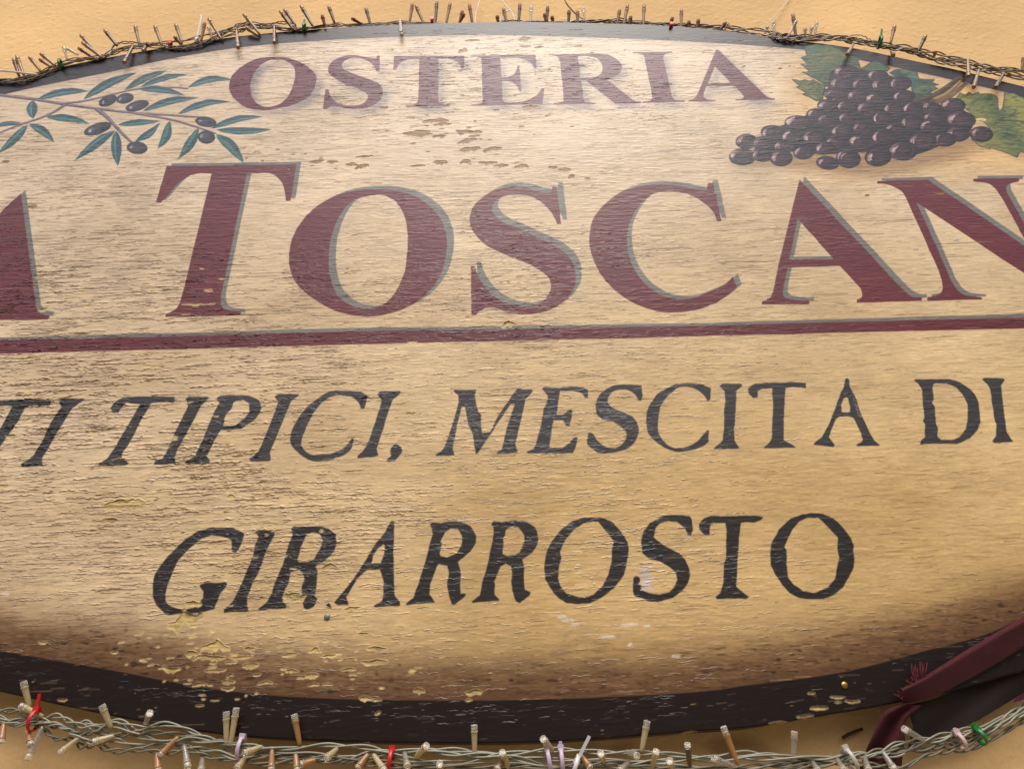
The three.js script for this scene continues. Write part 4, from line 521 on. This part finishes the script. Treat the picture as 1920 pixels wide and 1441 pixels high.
{
  const line = (label, pts, rad, m = CLEAR) => { const g = new THREE.TubeGeometry(new THREE.CatmullRomCurve3(pts.map(([u, v, z]) => at(u, v, z))), 60, rad, 6); tag(mesh('nylon_line', g, m), label, 'nylon line'); };
  line('clear nylon line running in from the left end of the upper wires', [[-20, 131, 0.006], [20, 134, 0.006], [45, 137, 0.006], [70, 140, 0.003]], 0.0013);
  line('white nylon line curling up the wall, left one above the top middle', [[900, -8, -0.02], [897, 10, -0.02], [892, 26, -0.02], [891, 44, -0.012]], 0.0007);
  line('white nylon line looping down to the right above the top middle', [[936, -6, -0.02], [948, 10, -0.018], [960, 24, -0.014], [968, 44, -0.012]], 0.0008);
  line('white nylon line crossing the looping one above the top middle', [[958, 18, -0.016], [946, 24, -0.014], [939, 34, -0.012], [937, 46, -0.012]], 0.0009);
  line('thin clear nylon line slanting up the wall right of the top', [[1418, 62, -0.012], [1440, 42, -0.018], [1462, 20, -0.024], [1482, -4, -0.028]], 0.0005);
}

// ------------------------------------------------------------------ burgundy cloth at the lower right
{
  const cloth = thing('cloth_band', 'burgundy cloth band with frayed end tied round the lower right of the sign', 'cloth');
  const n = 128, c = new Uint8Array(n * n * 4), b = new Float32Array(n * n);
  for (let j = 0; j < n; j++) for (let i = 0; i < n; i++) { const q = 1 + ((i % 4 < 2) === (j % 4 < 2) ? 0.07 : -0.07) + (vn(i / 9, j / 9, 5) - 0.5) * 0.3; c.set([74 * q, 11 * q, 14 * q, 255], (j * n + i) * 4); b[j * n + i] = (i % 4 < 2) === (j % 4 < 2) ? 1 : 0; }
  const t = dataTex(c, n, n, THREE.RGBAFormat, THREE.UnsignedByteType, true), bt = dataTex(b, n, n, THREE.RedFormat, THREE.FloatType);
  for (const q of [t, bt]) { q.wrapS = q.wrapT = THREE.RepeatWrapping; q.repeat.set(14, 14); }
  const M = new THREE.MeshPhysicalMaterial({ map: t, bumpMap: bt, bumpScale: 0.0003, roughness: 0.92, sheen: 0.25, sheenColor: new THREE.Color(0.5, 0.12, 0.2), sheenRoughness: 0.5, side: THREE.DoubleSide });
  const sheet = (rows, zf, N = 40, Mv = 14) => {                 // rows: lines of the photograph, first to last; zf(s, t) depth
    const L = rows.map((r) => { const q = contour('p', r, false, 8); return (s) => { const k = clamp(s) * (q.length - 1), i = Math.min(q.length - 2, Math.floor(k)), f = k - i; return [lerp(q[i][0], q[i + 1][0], f), lerp(q[i][1], q[i + 1][1], f)]; }; });
    const P = [], U = [], I = [];
    for (let i = 0; i <= N; i++) for (let j = 0; j <= Mv; j++) {
      const s = i / N, v = j / Mv * (L.length - 1), k = Math.min(L.length - 2, Math.floor(v)), f = v - k, a = L[k](s), d = L[k + 1](s), p = at(lerp(a[0], d[0], f), lerp(a[1], d[1], f), zf(s, j / Mv));
      P.push(p.x, p.y, p.z); U.push(p.x * 7, p.y * 7); if (i && j) { const q = i * (Mv + 1) + j; I.push(q - Mv - 2, q - Mv - 1, q, q - Mv - 2, q, q - 1); }
    }
    const g = new THREE.BufferGeometry(); g.setAttribute('position', new THREE.Float32BufferAttribute(P, 3)); g.setAttribute('uv', new THREE.Float32BufferAttribute(U, 2)); g.setIndex(I); g.computeVertexNormals(); return g;
  };
  mesh('band', sheet(['1692,1290 1740,1263 1814,1217 1870,1184 1925,1153 2000,1105', '1693,1319 1747,1307 1814,1274 1870,1243 1925,1208 2000,1160'], (s, t2) => 0.003 + (t2 < 0.16 ? 0.0085 * Math.sin(t2 / 0.16 * Math.PI / 2) : 0.0085 - 0.0085 * (t2 - 0.16) / 0.84) + 0.0012 * (vn(s * 9, t2 * 2, 3) - 0.5), 50, 12), M, cloth);
  mesh('tail', sheet(['1692,1318 1664,1330 1650,1345 1638,1375 1624,1406 1608,1450', '1705,1318 1680,1336 1668,1352 1656,1380 1646,1410 1638,1450', '1718,1322 1692,1340 1684,1362 1676,1384 1668,1410 1664,1450', '1730,1322 1708,1340 1696,1360 1698,1386 1694,1410 1690,1450'], (s, t2) => 0.001 - 0.012 * s + 0.006 * Math.sin(t2 * 8 + s * 2.5) * (0.4 + s) + 0.004 * Math.sin(t2 * 3.1), 40, 26), M, cloth);
  const fray = [];
  for (let i = 0; i < 34; i++) { const k = i / 33, u = lerp(1690, 1738, k) + rr(-4, 4), v = lerp(1312, 1268, k) + rr(-5, 5), big = u > 1716 && u < 1734 ? rr(14, 42) : rr(5, 20), a = rr(-2.6, -1.2); fray.push(new THREE.TubeGeometry(new THREE.CatmullRomCurve3([at(u, v, 0.006), at(u + big * 0.5 * Math.cos(a) + rr(-2, 2), v + big * 0.5 * Math.sin(a), 0.009), at(u + big * Math.cos(a * 0.97) + rr(-4, 4), v + big * Math.sin(a), 0.008)]), 8, rr(0.0002, 0.00042), 4)); }
  mesh('frayed_threads', mergeGeometries(fray), std(98, 20, 32, 0.9), cloth);
  mesh('added_shade_sheet', sheet(['1700,1322 1760,1306 1830,1270 1925,1206 2000,1158', '1712,1360 1770,1340 1840,1312 1925,1262 2000,1220', '1700,1412 1752,1384 1830,1352 1925,1296 2000,1260'], (s, t2) => -0.004 - 0.006 * t2 + 0.002 * Math.sin(s * 9 + t2 * 3), 40, 14), std(30, 19, 14, 0.95), cloth);  // near-black sheet added to stand for deep shade below the band
  mesh('scrap', sheet(['1905,1308 1925,1297 1960,1290', '1900,1316 1925,1311 1960,1306'], () => 0.001, 8, 3), M, cloth);
}
{
  const tw = (name, label, cat, pts, rad, m) => tag(mesh(name, new THREE.TubeGeometry(new THREE.CatmullRomCurve3(pts.map(([u, v, z]) => at(u, v, z))), 20, rad, 6), m), label, cat);
  tw('twig', 'short brown twig stuck to the wall below the sign left of the cloth', 'twig', [[1580, 1383, -0.026], [1592, 1376, -0.025], [1604, 1371, -0.025], [1617, 1366, -0.027]], 0.0013, std(74, 50, 26, 0.9));
}
renderer.render(scene, camera);
